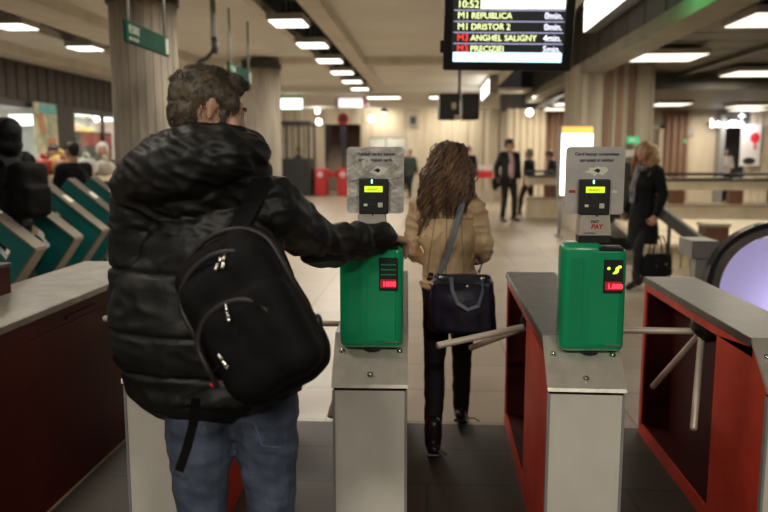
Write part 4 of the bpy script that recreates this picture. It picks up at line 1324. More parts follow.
def person(name, label, loc, rotz, pose=None, sc=1.0, vox=.009, skin='skin', hair='hairdark', hair_kind='short', top='blackwool', top_kind='jacket',
           puff=1.0, hem=-.12, legs='blackjean', leg_r=1.0, shoes='boot', heel=0.0, female=False, extra_top=None, top_disp=None, leg_disp=None,
           group=None, fine=False, arm_r=1.0, skirt=None, shoe_len=.27, hem_r=(.19, .145), hem_dx=0.0):
    P = vpose(pose)
    t = thing(name, label, 'person', loc, rotz, group)
    SM = Matrix.Diagonal((sc, sc, sc, 1))
    HM = head_matrix(P)
    # ---- body
    bm = B()
    loft(bm, [torso_ring(P, q, rx, ry) for q, rx, ry in ((-.28, .10, .085), (-.1, .148, .105), (.25, .138, .098), (.6, .122, .09), (1.0, .145, .105), (1.45, .15, .095), (1.85, .10, .07), (2.05, .058, .058))])
    chain(bm, [P['nek'] - V((0, 0, .02)), HM @ V((0, -.022, -.055))], [.056, .052])
    for s in 'lr':
        chain(bm, [P['che'].lerp(P['nek'], .6), P['s' + s], P['e' + s], P['w' + s]], [.07, .056, .042, .028])
        chain(bm, [P['h' + s], P['k' + s], P['a' + s]], [.082, .054, .038])
        f = V(P['f' + s]).normalized()
        a = P['a' + s]
        chain(bm, [a + V((0, 0, -.045)), a + f * .13 + V((0, 0, -.045))], [.032, .028])
        d = P['d' + s] if P['d' + s] is not None else (P['w' + s] - P['e' + s])
        hand_prims(bm, P['w' + s], d, P['pn' + s], 1.0, P['curl'], -1 if s == 'l' else 1, thumb=P['th' + s])
    head_prims(bm, HM, 3, fine)
    bm.transform(SM)
    me = blob(bm, vox, 2)
    body = link_mesh('body', me, skin, t)
    # face pieces
    for s in (-1, 1):
        bm = B(); ell(bm, (s * .031, .0770, .010), (.0125, .0105, .0095), None, 2); bm.transform(SM @ HM); eye = obj('eye', bm, 'eye', t)
        bm = B(); ell(bm, (s * .031, .0862, .010), (.0055, .0025, .0055), None, 2); bm.transform(SM @ HM); obj('iris', bm, 'iris', eye)
        bm = B(); chain(bm, [(s * .014, .0995, .032), (s * .032, .0945, .037), (s * .050, .0815, .032)], [.0032, .0038, .0026], 1); bm.transform(SM @ HM); obj('eyebrow', bm, 'hairdark' if hair != 'hairblond' else 'hairlong', t)
    bm = B(); ell(bm, (0, .1035, -.0585), (.020, .0055, .0045), None, 2); ell(bm, (0, .1015, -.068), (.017, .006, .005), None, 2); bm.transform(SM @ HM); obj('lips', bm, 'lips', t)
    # ---- hair
    bm = B()
    if hair_kind in ('short', 'bun'):
        ell(bm, (0, -.022, .039), (.079, .098, .084))
        ell(bm, (0, -.060, -.012), (.064, .050, .062))
        ell(bm, (0, .042, .092), (.052, .044, .026))
        for s in (-1, 1):
            ell(bm, (s * .062, .012, .040), (.018, .058, .036))
            ell(bm, (s * .066, .028, .004), (.009, .012, .028))
    else:
        ell(bm, (0, -.022, .042), (.086, .106, .092))
        ell(bm, (0, -.055, -.03), (.083, .07, .09))
        for s in (-1, 1):
            ell(bm, (s * .072, .012, .0), (.020, .052, .085))
            if hair_kind == 'long':
                chain(bm, [(s * .075, -.02, -.03), (s * .085, -.01, -.13), (s * .085, .01, -.22)], [.03, .038, .026])
        if hair_kind == 'long':
            chain(bm, [(0, -.07, -.03), (0, -.08, -.14), (0, -.075, -.24)], [.075, .075, .05])
    bm.transform(SM @ HM)
    hseed = V((random.uniform(0, 50), 3, 7))
    me = blob(bm, max(.005, vox * .7), 1, lambda c, n: (.0022 if hair_kind == 'short' else .0055) * noise.noise(c * 60 + hseed) + (.003 if hair_kind == 'short' else .005) * noise.noise(c * 24 + hseed))
    ho = link_mesh('hair', me, hair, t)
    # ---- trousers
    k = leg_r
    bm = B()
    if skirt is None:
        loft(bm, [torso_ring(P, q, rx, ry) for q, rx, ry in ((-.22, .135 * k, .115), (-.05, .168, .128), (.15, .160, .122), (.30, .150, .112))])
        for s in 'lr':
            kn, an, hp = P['k' + s], P['a' + s], P['h' + s]
            lo = an.lerp(kn, .06)
            chain(bm, [hp, hp.lerp(kn, .5), kn, kn.lerp(lo, .45), lo], [.100 * k, .088 * k, .068 * k, .064 * k, .055 * k])
        bm.transform(SM)
        lseed = V((5.3, 1.7, 9.1))
        me = blob(bm, vox, 3, leg_disp or (lambda c, n: .006 * noise.noise(V((c.x * 9, c.y * 9, c.z * 22)) + lseed)))
        link_mesh('trousers', me, legs, t)
    else:
        for s in 'lr':
            b2 = B(); kn, an, hp = P['k' + s], P['a' + s], P['h' + s]
            chain(b2, [hp, kn, kn.lerp(an, .4), an], [.086, .060, .056, .040]); b2.transform(SM)
            link_mesh('stocking', blob(b2, vox, 2), legs, t)
        bm.free()
    # ---- shoes
    for s in 'lr':
        a = P['a' + s]; f = V(P['f' + s]).normalized()
        x = f.cross(V((0, 0, 1))).normalized(); u = x.cross(f)
        b2 = B()
        sole = -.058
        for off, r in ((-.045, (.036, .04, .034)), (.02, (.040, .06, .036)), (.10, (.044, .06, .030)), (shoe_len * .62, (.036, .045, .024))):
            m_ = Matrix((x, f, u)).transposed()
            ell(b2, a + f * off + u * (sole + r[2] * .75), r, m_, 2)
        chain(b2, [a + u * -.02, a + V((0, 0, .09))], [.046, .052])
        if heel:
            tube(b2, [a - f * .04 + u * -.05, a - f * .045 + u * (-.06 - heel)], [.022, .012], 10)
        b2.transform(SM)
        so = link_mesh('shoe', blob(b2, min(vox, .008), 2), shoes, t)
        b2 = B(); m_ = Matrix((x, f, u)).transposed()
        box(b2, a + f * .055 + u * (sole - .006), (.078, shoe_len * .93, .018), m_, .008, 2); b2.transform(SM); obj('sole', b2, 'black', so)
    # ---- top
    bm = B()
    q = puff
    rg = [(hem, hem_r[0], hem_r[1], 0, hem_dx)] if hem < 0 else []
    if hem < -.5:
        rg.append((hem * .5, hem_r[0] * .97, hem_r[1] * .97))
    wa = .155 if female else .172
    rg += [(max(hem, .05), .172 * q, .132 * q), (.35, wa * q, .124 * q), (.65, wa * q * .98, .124 * q), (1.0, .176 * q, .135 * q), (1.4, .178 * q, .124 * q), (1.75, .135 * q, .098 * q), (2.0, .074, .072), (2.12, .062, .064)]
    loft(bm, [torso_ring(P, *g) for g in rg])
    for s in 'lr':
        sh, e, w_ = P['s' + s], P['e' + s], P['w' + s]
        we = e.lerp(w_, .95)
        chain(bm, [P['che'].lerp(P['nek'], .75), sh, sh.lerp(e, .5), e, e.lerp(we, .5), we], [.085, .080 * q * arm_r, .070 * q * arm_r, .063 * q * arm_r, .056 * q * arm_r, .046 * q * arm_r])
    if extra_top:
        extra_top(bm, P)
    bm.transform(SM)
    tseed = V((2.1, 8.8, 4.4))
    me = blob(bm, vox, 3, top_disp or (lambda c, n: .008 * noise.noise(V((c.x * 8, c.y * 8, c.z * 13)) + tseed) + .004 * noise.noise(c * 26 + tseed)))
    jo = link_mesh('coat' if hem < -.5 else 'jacket', me, top, t)
    return t, P, SM, HM, ho, jo


def tufts(parent_hair, HM, SM, n, ln, rad, flow, m, rnd, keep=None):
    """short locks standing on the hair surface"""
    me = parent_hair.data
    vs = me.vertices
    bm = B()
    T = SM @ HM
    Ti = T.inverted()
    R3 = T.to_3x3()
    cnt = 0
    while cnt < n:
        v = vs[rnd.randrange(len(vs))]
        c = Ti @ v.co
        if keep and not keep(c):
            cnt += 0.2
            continue
        nn = (R3.inverted() @ v.normal).normalized()
        fl = flow(c)
        d = (nn * rnd.uniform(.10, .34) + fl + V((rnd.uniform(-.16, .16), rnd.uniform(-.16, .16), rnd.uniform(-.16, .16)))).normalized()
        L = ln * rnd.uniform(.6, 1.3)
        p0 = c - nn * .004
        p1 = p0 + d * L * .5 + nn * .003
        p2 = p0 + (d - nn * .25).normalized() * L
        tube(bm, [p0, p1, p2], [rad, rad * .8, rad * .12], 4, True, True)
        cnt += 1
    bm.transform(T)
    return obj('hair_lock', bm, m, parent_hair)


from mathutils.bvhtree import BVHTree


def BVH(o):
    return BVHTree.FromPolygons([v.co for v in o.data.vertices], [p.vertices[:] for p in o.data.polygons])


# ---------------------------------------------------------------- the man at the validator
ML = V((-.60, 2.08, 0))


def L_(v):
    return V(v) - ML


whand = at(384, 236, 2.625)
mp_ = dict(pel=L_((-.58, 2.10, .91)), che=L_((-.625, 2.09, 1.20)), nek=L_((-.635, 2.11, 1.455)), head=L_(at(208, 112, 2.12)), hrot=(-16, 0, -60), yaw=-8,
           sl=L_((-.825, 2.10, 1.40)), sr=L_((-.455, 2.13, 1.395)), el=L_((-.875, 2.13, 1.11)), wl=L_((-.76, 2.36, 1.02)),
           er=L_(at(322, 246, 2.40)), wr=L_(whand), hl=L_((-.670, 2.08, .88)), hr=L_((-.490, 2.11, .88)),
           kl=L_((-.68, 2.09, .48)), kr=L_((-.48, 2.15, .48)), al=L_((-.69, 2.02, .085)), ar=L_((-.47, 2.14, .085)),
           dr=V((.46, .66, -.22)), pnr=V((.22, .2, -1)), curl=.72, thr=V((.35, .65, -.45)), pnl=V((1, 0, 0)))


def parka_extra(bm, P):
    n = P['nek']
    # thick hood roll lying behind the neck and over the shoulders
    w = lambda px, py, Y: at(px, py, Y) - ML
    chain(bm, [w(136, 186, 2.03), w(160, 170, 1.99), (w(192, 160, 1.97)), w(222, 154, 1.99), w(248, 152, 2.05)], [.066, .092, .094, .080, .055], 3)
    chain(bm, [w(140, 172, 2.08), w(172, 148, 2.05), w(205, 141, 2.04), w(236, 141, 2.08), w(254, 146, 2.14)], [.055, .060, .052, .045, .036], 3)
    chain(bm, [w(150, 190, 2.08), w(200, 185, 2.06), w(240, 180, 2.08)], [.10, .11, .09], 3)
    chain(bm, [w(254, 146, 2.14), w(258, 150, 2.20), w(250, 152, 2.27)], [.036, .032, .03], 3)
    # fuller back and left sleeve bulk
    ell(bm, n + V((-.03, -.03, -.40)), (.262, .165, .27))
    ell(bm, n + V((-.025, .0, -.55)), (.245, .162, .15))


def parka_disp(c, n):
    sd = V((4.1, 2.2, 7.7))
    h = c.z
    f = .009 * noise.noise(V((c.x * 5, c.y * 5, c.z * 11)) + sd)
    f += .004 * (1 - abs(noise.noise(V((c.x * 12, c.y * 12, c.z * 22)) + sd)) * 2.4)
    if h > 1.33 and c.y < .06 and c.x < .16:
        f += .004 * noise.noise(V((c.x * 14, c.y * 20, c.z * 46 + c.x * 20)) + sd) + .008 * (.5 - abs(noise.noise(V((c.x * 9 - c.z * 12, c.y * 14, c.z * 30 + c.x * 14)) + sd)) * 2)
    if h < 1.3:
        for z0 in (1.225, 1.055, .935):
            f -= .012 * math.exp(-((h - z0) / .007) ** 2)
    # sleeve creases
    if c.x > .19 and h > 1.1:
        q = (c.x - .19) * 38 + c.y * 30
        f += .006 * math.sin(q + 3 * noise.noise(c * 9)) * min(1, (c.x - .19) * 8)
    return f


man, P, SM, HM, ho, jo = person('person', 'man in black hooded parka and blue jeans with backpack reaching to the validator', ML, 0, mp_, 1.0, .0068, 'skin', 'hairbrown', 'short',
                                'parka', 'jacket', 1.17, -.16, 'denim', 1.10, 'boot', hem_r=(.232, .168), hem_dx=-.025, extra_top=parka_extra, top_disp=parka_disp, fine=True,
                                leg_disp=lambda c, n: .007 * noise.noise(V((c.x * 10, c.y * 10, c.z * 17))) + .005 * noise.noise(V((c.x * 20 + c.z * 12, c.y * 16, c.z * 30))))
tufts(ho, HM, SM, 5200, .017, .0011, lambda c: V((0, .35, .25)) if c.z > .09 else (V((0, .1, -.9)) if c.z < .06 else V((0, -.2, -.3))), 'hairbrown', random.Random(2))
tufts(ho, HM, SM, 800, .020, .0013, lambda c: V((0, .7, .45)), 'hairbrown', random.Random(4), lambda c: c.z > .085 and c.y > -.02)
# jeans details
bm = B(); ribbon(bm, [(.12, -.105, .80), (.14, -.115, .745), (.19, -.1, .735)], (0, .3, 1), .004, .003)
obj('pocket_seam', bm, 'denimdk', man)

# backpack hanging on his back
pc = at(247, 318, 1.80)
t = thing('backpack', 'bulky black backpack with silver zip pulls slung on the man', 'backpack', (pc.x, pc.y, pc.z - .26), 0)
RB = Euler((R(-4), R(-31), R(-10))).to_matrix()


def bp(x, y, z):
    return RB @ V((x, y, z)) + V((0, 0, .26))


def pack_blob(parts, vox, disp, m, name, parent):
    b = B()
    for c, s, bv in parts:
        q = B(); box(q, (0, 0, 0), s, None, bv, 5)
        q.transform(Matrix.Translation(V((0, 0, .26))) @ RB.to_4x4() @ Matrix.Translation(V(c)))
        merge(b, q)
    return link_mesh(name, blob(b, vox, 6, disp), m, parent)


bs = V((1, 4, 2))
pk = pack_blob([((0, .03, .0), (.30, .17, .43), .085), ((.02, -.03, -.015), (.28, .14, .36), .068), ((.04, -.075, -.065), (.25, .11, .25), .052)], .007,
               lambda c, n: .008 * noise.noise(c * 9 + bs) + .003 * noise.noise(c * 24 + bs), 'pack', 'main_bag', t)


def arcpts(w_, z0, z1, y, n=24):
    """inverted U on the face of the bag"""
    out = []
    for k in range(n + 1):
        a = math.pi * k / n
        out.append((w_ * math.cos(a), y, z1 + (w_ * .75) * math.sin(a)))
    return [(w_, y, z0)] + out + [(-w_, y, z0)]


for w_, z0, z1, y, lab in ((.142, -.10, .115, .00, 'a'), (.122, -.10, .075, -.072, 'b'), (.105, -.12, -.035, -.118, 'c')):
    bm = B(); pts = [bp(x + .012, yy, z) for x, yy, z in arcpts(w_, z0, z1, y)]
    tube(bm, pts, .0075, 8); obj('zip', bm, 'packzip', t)
from mathutils.bvhtree import BVHTree
tree = BVHTree.FromPolygons([v.co for v in pk.data.vertices], [p.vertices[:] for p in pk.data.polygons])


def on_pack(px, py, lift):
    o = V((0, 0, EYE)) - t.location
    d = _ray(px, py).normalized()
    hit = tree.ray_cast(o, d)
    return (hit[0] if hit[0] is not None else at(px, py, 1.72) - t.location) - d * lift


for px, py, dx, dy in ((222, 256, -6, 13), (225, 255, -2, 12), (226, 305, 3, 15), (219, 355, 8, 12)):
    a = on_pack(px, py, .010)
    b = on_pack(px + dx, py + dy, .012)
    bm = B(); chain(bm, [a, a.lerp(b, .5), b], [.0045, .005, .0062], 2); obj('zip_pull', bm, 'chrome', t)
a = on_pack(214, 385, .004)
bm = B(); box(bm, a, (.018, .012, .010), (0, R(15), 0), .003, 1); obj('red_tab', bm, 'redtab', t)
# straps
bm = B()
e = [at(262, 180, 1.99), at(252, 205, 1.91), at(240, 228, 1.86), at(228, 245, 1.80)]
ribbon(bm, [p - t.location for p in e], (1, 0, .2), .055, .016); obj('shoulder_strap', bm, 'pack', t)
bm = B(); e = [at(281, 250, 1.98), at(291, 275, 1.96), at(298, 298, 1.93), at(304, 315, 1.86)]
ribbon(bm, [p - t.location for p in e], (1, .4, 0), .016, .005); obj('side_strap', bm, 'pack', t)
bm = B(); e = [at(196, 398, 1.82), at(193, 425, 1.85), at(187, 448, 1.86), at(179, 471, 1.86)]
ribbon(bm, [p - t.location for p in e], (1, 0, .2), .024, .004); obj('loose_strap', bm, 'pack', t)
bm = B(); tube(bm, [on_pack(*q, .004) for q in ((203, 345), (207, 365), (213, 374), (219, 366))], .003, 6); obj('cord_loop', bm, 'pack', t)
bm = B(); ell(bm, on_pack(318, 325, .0), (.012, .02, .03), None, 2); obj('badge', bm, 'packzip', t)

# ---------------------------------------------------------------- the woman in tan
WL = V((.075, 3.92, 0))
K = .925


def W_(v):
    return (V(v) - WL) / K


wp = dict(pel=W_((.115, 3.93, .86)), che=W_((.095, 3.93, 1.125)), nek=W_((.09, 3.94, 1.335)), head=W_((.105, 3.975, 1.495)), hrot=(-8, 4, -28), yaw=6,
          sl=W_((-.050, 3.95, 1.275)), sr=W_((.235, 3.93, 1.275)), el=W_((-.105, 3.97, 1.045)), wl=W_((-.03, 4.14, .96)),
          er=W_((.300, 3.94, 1.035)), wr=W_((.235, 4.13, .985)), hl=W_((.045, 3.92, .84)), hr=W_((.185, 3.95, .84)),
          kl=W_((.035, 3.86, .455)), kr=W_((.185, 4.06, .46)), al=W_((.028, 3.70, .085)), ar=W_((.190, 4.12, .105)),
          fl=(-.05, 1, -.05), fr=(.12, 1, -.35), curl=.7, pnl=V((1, .3, 0)), pnr=V((-1, .3, 0)))


def hood_extra(bm, P):
    ell(bm, P['nek'] + V((0, -.02, .07)), (.115, .11, .10))
    ell(bm, P['nek'] + V((0, -.06, .17)), (.10, .08, .13))


def tan_extra(bm, P):
    chain(bm, [P['nek'] + V(p) for p in ((.05, .05, .0), (.065, -.02, .005), (0, -.065, .0), (-.065, -.02, .005), (-.05, .05, 0))], .022)
    loft(bm, [torso_ring(P, a, b, c) for a, b, c in ((-.04, .172, .135), (.02, .175, .138), (.10, .178, .138))])


def tan_disp(c, n):
    sd = V((9, 3, 1))
    f = .007 * noise.noise(V((c.x * 9, c.y * 9, c.z * 9)) + sd)
    # long folds pulled towards the bag strap, creases in the sleeves
    q = c.z * 1.0 + c.x * .9
    f += .009 * (.45 - abs(noise.noise(V((c.x * 13 - c.z * 6, c.y * 6, q * 5)) + sd)) * 2)
    if abs(c.x - .02) > .13:
        f += .008 * (.4 - abs(noise.noise(V((c.x * 8, c.y * 12, c.z * 24)) + sd)) * 2)
    if abs(c.x - .0) < .012 and c.y < -.02:
        f -= .004
    if .80 < c.z < .86:
        f += .004
    return f


wo, P, SM, HM, ho, jo = person('person', 'woman with long wavy brown hair in tan jacket walking through the turnstile', WL, 0, wp, K, .0075, 'skin', 'hairlong', 'long',
                               'tan', 'jacket', .97, -.02, 'blackjean', .90, 'boot', female=True, arm_r=.86, extra_top=tan_extra, top_disp=tan_disp, hem_r=(.175, .138))
# hanging wavy locks
rw = random.Random(8)
bm = B()
for k in range(950):
    a = rw.uniform(-1.0, 1.0)
    th = R(-90 + a * 105)
    r0 = rw.uniform(.6, 1.03)
    top_z = rw.uniform(.02, .12)
    p = V((.078 * math.cos(th) * r0, -.02 + .098 * math.sin(th) * r0, top_z))
    pts, ph = [p], rw.uniform(0, 6.28)
    ln = rw.uniform(.17, .31) + (.07 if a < -.3 else 0)
    amp = rw.uniform(.011, .024)
    nseg = 11
    out = V((math.cos(th), math.sin(th), 0))
    for j in range(1, nseg + 1):
        f = j / nseg
        z = top_z - (ln + top_z) * f
        sp = .088 + .042 * min(1, f * 1.8) + .012 * rw.uniform(-1, 1)
        if f < .3:
            sp = .088 * (1 + f * .4)
        side = amp * math.sin(ph + f * 13)
        pts.append(V((sp * math.cos(th) * r0 * 1.05 - .030 * f * (1 if a < 0 else .3) + side, -.03 + (sp + .012) * math.sin(th) * r0 + amp * math.cos(ph + f * 13) * .6, z)))
    tube(bm, pts, [.0020 + .0030 * math.sin(math.pi * min(1, (j / nseg) * 1.05 + .05)) for j in range(nseg + 1)], 4)
# a heavier fall over her left shoulder
for k in range(120):
    x0 = rw.uniform(-.115, -.06)
    y0 = rw.uniform(-.08, .03)
    ph = rw.uniform(0, 6.28)
    pts = []
    for j in range(13):
        f = j / 12
        pts.append(V((x0 - .05 * math.sin(f * 1.6) + .014 * math.sin(ph + f * 14), y0 - .01 - .03 * f + .012 * math.cos(ph + f * 14), .03 - f * (.36 + .08 * math.sin(ph)))))
    tube(bm, pts, [.003 + .004 * math.sin(math.pi * min(1, j / 12 + .06)) for j in range(13)], 4)
HM2 = Matrix.Translation(P['head']) @ Matrix.Rotation(R(-8), 4, 'Z') @ Matrix.Rotation(R(-4), 4, 'X')
bm.transform(SM @ HM2)
obj('hair_lock', bm, 'hairlong', ho)
bm = B()
w_ = (W_((.235, 4.13, .985)) - W_((.300, 3.94, 1.035)))
e_ = W_((.300, 3.94, 1.035))
chain(bm, [e_ + w_ * .70, e_ + w_ * 1.02], [.060, .055]); bm.transform(SM); obj('cuff', bm, 'cuff', wo)
bm = B(); loft(bm, [torso_ring(P, a, b, c) for a, b, c in ((-.10, .170, .132), (.06, .168, .130))]); bm.transform(SM); obj('shirt_hem', bm, 'navyhem', wo)
jt = BVH(jo)


def on_back(pts, w_, th, wv, name, m):
    """a narrow strip lying on the back of the jacket"""
    out = []
    for x, z in pts:
        h = jt.ray_cast(V((x, -1, z)), V((0, 1, 0)))
        if h[0] is not None:
            out.append(h[0] + V((0, -.001, 0)))
    b_ = B(); ribbon(b_, out, wv, w_, th)
    return obj(name, b_, m, wo)


on_back([(.012, .93 + .03 * k) for k in range(12)], .006, .004, (1, 0, 0), 'back_seam', 'tandk')
on_back([(-.085 + .004 * k, .93 + .03 * k) for k in range(11)], .004, .003, (1, 0, 0), 'side_seam', 'tandk')
on_back([(.105 - .002 * k, .93 + .03 * k) for k in range(11)], .004, .003, (1, 0, 0), 'side_seam', 'tandk')
on_back([(-.13 + .02 * k, .915) for k in range(15)], .007, .004, (0, 0, 1), 'waistband_seam', 'tandk')
on_back([(-.13 + .02 * k, 1.215 + .010 * math.sin(k / 14 * math.pi)) for k in range(15)], .005, .003, (0, 0, 1), 'yoke_seam', 'tandk')
b_ = B(); ribbon(b_, [jo_p + V((0, 0, .004)) for jo_p in [h[0] for h in [jt.ray_cast(V((x, y, 2)), V((0, 0, -1))) for x, y in ((.09, .0), (.12, .0), (.15, .0), (.175, .0))] if h[0] is not None]], (0, 1, 0), .035, .008)
obj('shoulder_tab', b_, 'tandk', wo)
for s, a in ((-1, (.012, 3.62, .04)), (1, (.2, 4.05, .06))):
    bm = B(); tube(bm, [V(a) - WL + V((.02, -.02, .03)), V(a) - WL + V((.06, -.05, .04)), V(a) - WL + V((.085, -.03, .015))], .0035, 6); obj('boot_lace', bm, 'strap', wo)

# her handbag
bc = at(462, 303, 3.70)
t = thing('handbag', 'structured navy handbag with looped handle hanging behind the woman in tan', 'handbag', (bc.x, bc.y, bc.z - .15), R(-6))
bm = B()
prof = [(-.16, 0), (.165, 0), (.18, .03), (.15, .285), (.10, .30), (-.10, .30), (-.145, .285), (-.175, .03)]
loft(bm, [((0, 0, .0), (.16, 0, 0), (0, .055, 0)), ((0, 0, .02), (.175, 0, 0), (0, .07, 0)), ((0, 0, .15), (.168, 0, 0), (0, .068, 0)), ((0, 0, .26), (.15, 0, 0), (0, .05, 0)), ((0, 0, .295), (.14, 0, 0), (0, .03, 0))], 32)
bb = B(); box(bb, (0, 0, .14), (.31, .11, .27), None, .025, 3); merge(bm, bb)
bd = link_mesh('bag_body', blob(bm, .007, 3, lambda c, n: .004 * noise.noise(c * 14)), 'navybag', t)
bm = B(); ribbon(bm, [(-.05, -.06, .29), (-.045, -.080, .23), (-.015, -.088, .165), (.035, -.088, .135), (.085, -.086, .155), (.105, -.080, .22), (.10, -.06, .29)], (0, .3, 1), .018, .009)
obj('handle', bm, 'strap', t)
bm = B(); ribbon(bm, [(-.115, -.062, .255), (0, -.066, .262), (.115, -.062, .255)], (0, 0, 1), .010, .006); obj('zip', bm, 'packzip', t)
for sx, z in ((-.10, .285), (.10, .285), (-.145, .25), (.03, .245)):
    bm = B(); ell(bm, (sx, -.060, z), (.012, .008, .012), None, 2); obj('ring', bm, 'chrome', t)
bm = B()
tl_ = t.matrix_basis.inverted()
sp = [(.165, 3.99, 1.375), (.17, 3.90, 1.385), (.165, 3.815, 1.30), (.125, 3.765, 1.15), (.085, 3.735, 1.02), (.05, 3.705, .955)]
ribbon(bm, [tl_ @ V(p) for p in sp], (1, -.3, 0), .030, .006); obj('shoulder_strap', bm, 'strap', t)
bm = B(); ribbon(bm, [tl_ @ V(p) for p in ((.25, 4.0, 1.02), (.275, 3.86, .98), (.25, 3.74, .96))], (0, 1, .4), .018, .006); obj('handle_loop', bm, 'strap', t)

# ---------------------------------------------------------------- blond woman in black coat
BL = V((2.47, 8.80, 0))
bp_ = dict(al=(-.06, .13, .125), kl=(-.08, .12, .51), ar=(.09, -.14, .135), kr=(.09, .0, .50), fl=(-.05, 1, -.38), fr=(.05, 1, -.45), hrot=(4, 0, 8),
           el=(-.24, -.06, 1.14), wl=(-.235, .03, .90), er=(.23, -.05, 1.14), wr=(.22, .07, .92), curl=.9)
bw, P, SM, HM, ho, jo = person('person', 'blond curly haired woman in long black coat and grey scarf carrying a black bag', BL, R(118), bp_, .965, .0085, 'skin', 'hairblond', 'long',
                               'blackwool', 'coat', 1.02, -1.25, 'blackjean', .9, 'boot', heel=.05, female=True, hem_r=(.205, .16), skirt=True, shoe_len=.23)
bm = B()
rw = random.Random(21)
for k in range(190):
    th = rw.uniform(0, 6.28)
    if math.sin(th) > .55: continue
    ph = rw.uniform(0, 6.28)
    ln = rw.uniform(.18, .34)
    pts = []
    for j in range(10):
        f = j / 9
        sp = .088 + .055 * min(1, f * 1.5)
        pts.append(V((sp * math.cos(th) + .014 * math.sin(ph + f * 16), -.025 + sp * 1.05 * math.sin(th) + .014 * math.cos(ph + f * 16), .08 - (ln + .08) * f)))
    tube(bm, pts, [.007 + .009 * math.sin(math.pi * min(1, j / 9 + .1)) for j in range(10)], 5)
bm.transform(SM @ HM); obj('hair_lock', bm, 'hairblond', ho)
bm = B(); chain(bm, [P['nek'] + V(p) for p in ((.07, .02, 0), (.05, .09, -.02), (0, .115, -.03), (-.05, .09, -.02), (-.07, .02, 0))], .034)
chain(bm, [P['nek'] + V((.02, .125, -.06)), P['nek'] + V((.035, .17, -.25)), P['nek'] + V((.03, .17, -.42))], [.035, .036, .03])
bm.transform(SM); link_mesh('scarf', blob(bm, .009, 2, lambda c, n: .006 * noise.noise(c * 30)), 'greyscarf', bw)
# bag in her hand
hb = at(656, 262, 8.74)
t = thing('handbag', 'black leather handbag hanging from the blond woman hand', 'handbag', (hb.x, hb.y - .05, hb.z - .17), R(20))
bm = B(); loft(bm, [((0, 0, 0), (.17, 0, 0), (0, .06, 0)), ((0, 0, .03), (.20, 0, 0), (0, .08, 0)), ((0, 0, .17), (.20, 0, 0), (0, .07, 0)), ((0, 0, .28), (.17, 0, 0), (0, .04, 0))], 24)
link_mesh('bag_body', blob(bm, .010, 2, lambda c, n: .006 * noise.noise(c * 12)), 'blackwool', t)
for y in (-.04, .04):
    bm = B(); tube(bm, [(-.09, y, .26), (-.075, y, .38), (-.03, y, .48), (.03, y, .48), (.075, y, .38), (.09, y, .26)], .009, 8); obj('handle', bm, 'boot', t)
bm = B(); box(bm, (-.05, -.062, .13), (.02, .01, .05)); box(bm, (.07, -.06, .15), (.02, .01, .03)); obj('buckle', bm, 'chrome', t)

# ---------------------------------------------------------------- man in the dark suit
sp_ = dict(al=(-.13, .03, .085), ar=(.12, -.02, .085), kl=(-.12, .06, .49), er=(.27, -.06, 1.14), wr=(.33, .08, .95), el=(-.25, -.05, 1.13), wl=(-.2, .12, .92), hrot=(0, 0, 55), fl=(-.3, 1, -.12), curl=.8)
sm, P, SM, HM, ho, jo = person('person', 'man in dark suit and pale pink shirt standing with his head turned aside', (1.82, 17.5, 0), R(-158), sp_, 1.08, .0105, 'skin', 'hairdark', 'short', 'suit', 'jacket', 1.06, -.12, 'suit', 1.0, 'boot')
bm = B(); loft(bm, [torso_ring(P, a, b, c, .052) for a, b, c in ((-.02, .085, .105), (.4, .088, .105), (1.0, .090, .106), (1.5, .075, .09), (2.02, .055, .045))]); bm.transform(SM)
obj('shirt', bm, 'pink', sm)
pp = Matrix.Translation(V((1.82, 17.5, 0))) @ Matrix.Rotation(R(-158), 4, 'Z') @ (SM @ V((.35, .12, .86)))
t = thing('folder', 'dark folder held low by the man in the suit', 'folder', (pp.x, pp.y, pp.z - .13), R(-120))
bm = B(); box(bm, (0, 0, .11), (.36, .07, .26), (0, R(20), 0), .01, 2); obj('cover', bm, 'suit', t)
bm = B(); box(bm, (0, -.037, .11), (.2, .004, .02), (0, R(20), 0)); obj('band', bm, 'strap', t)

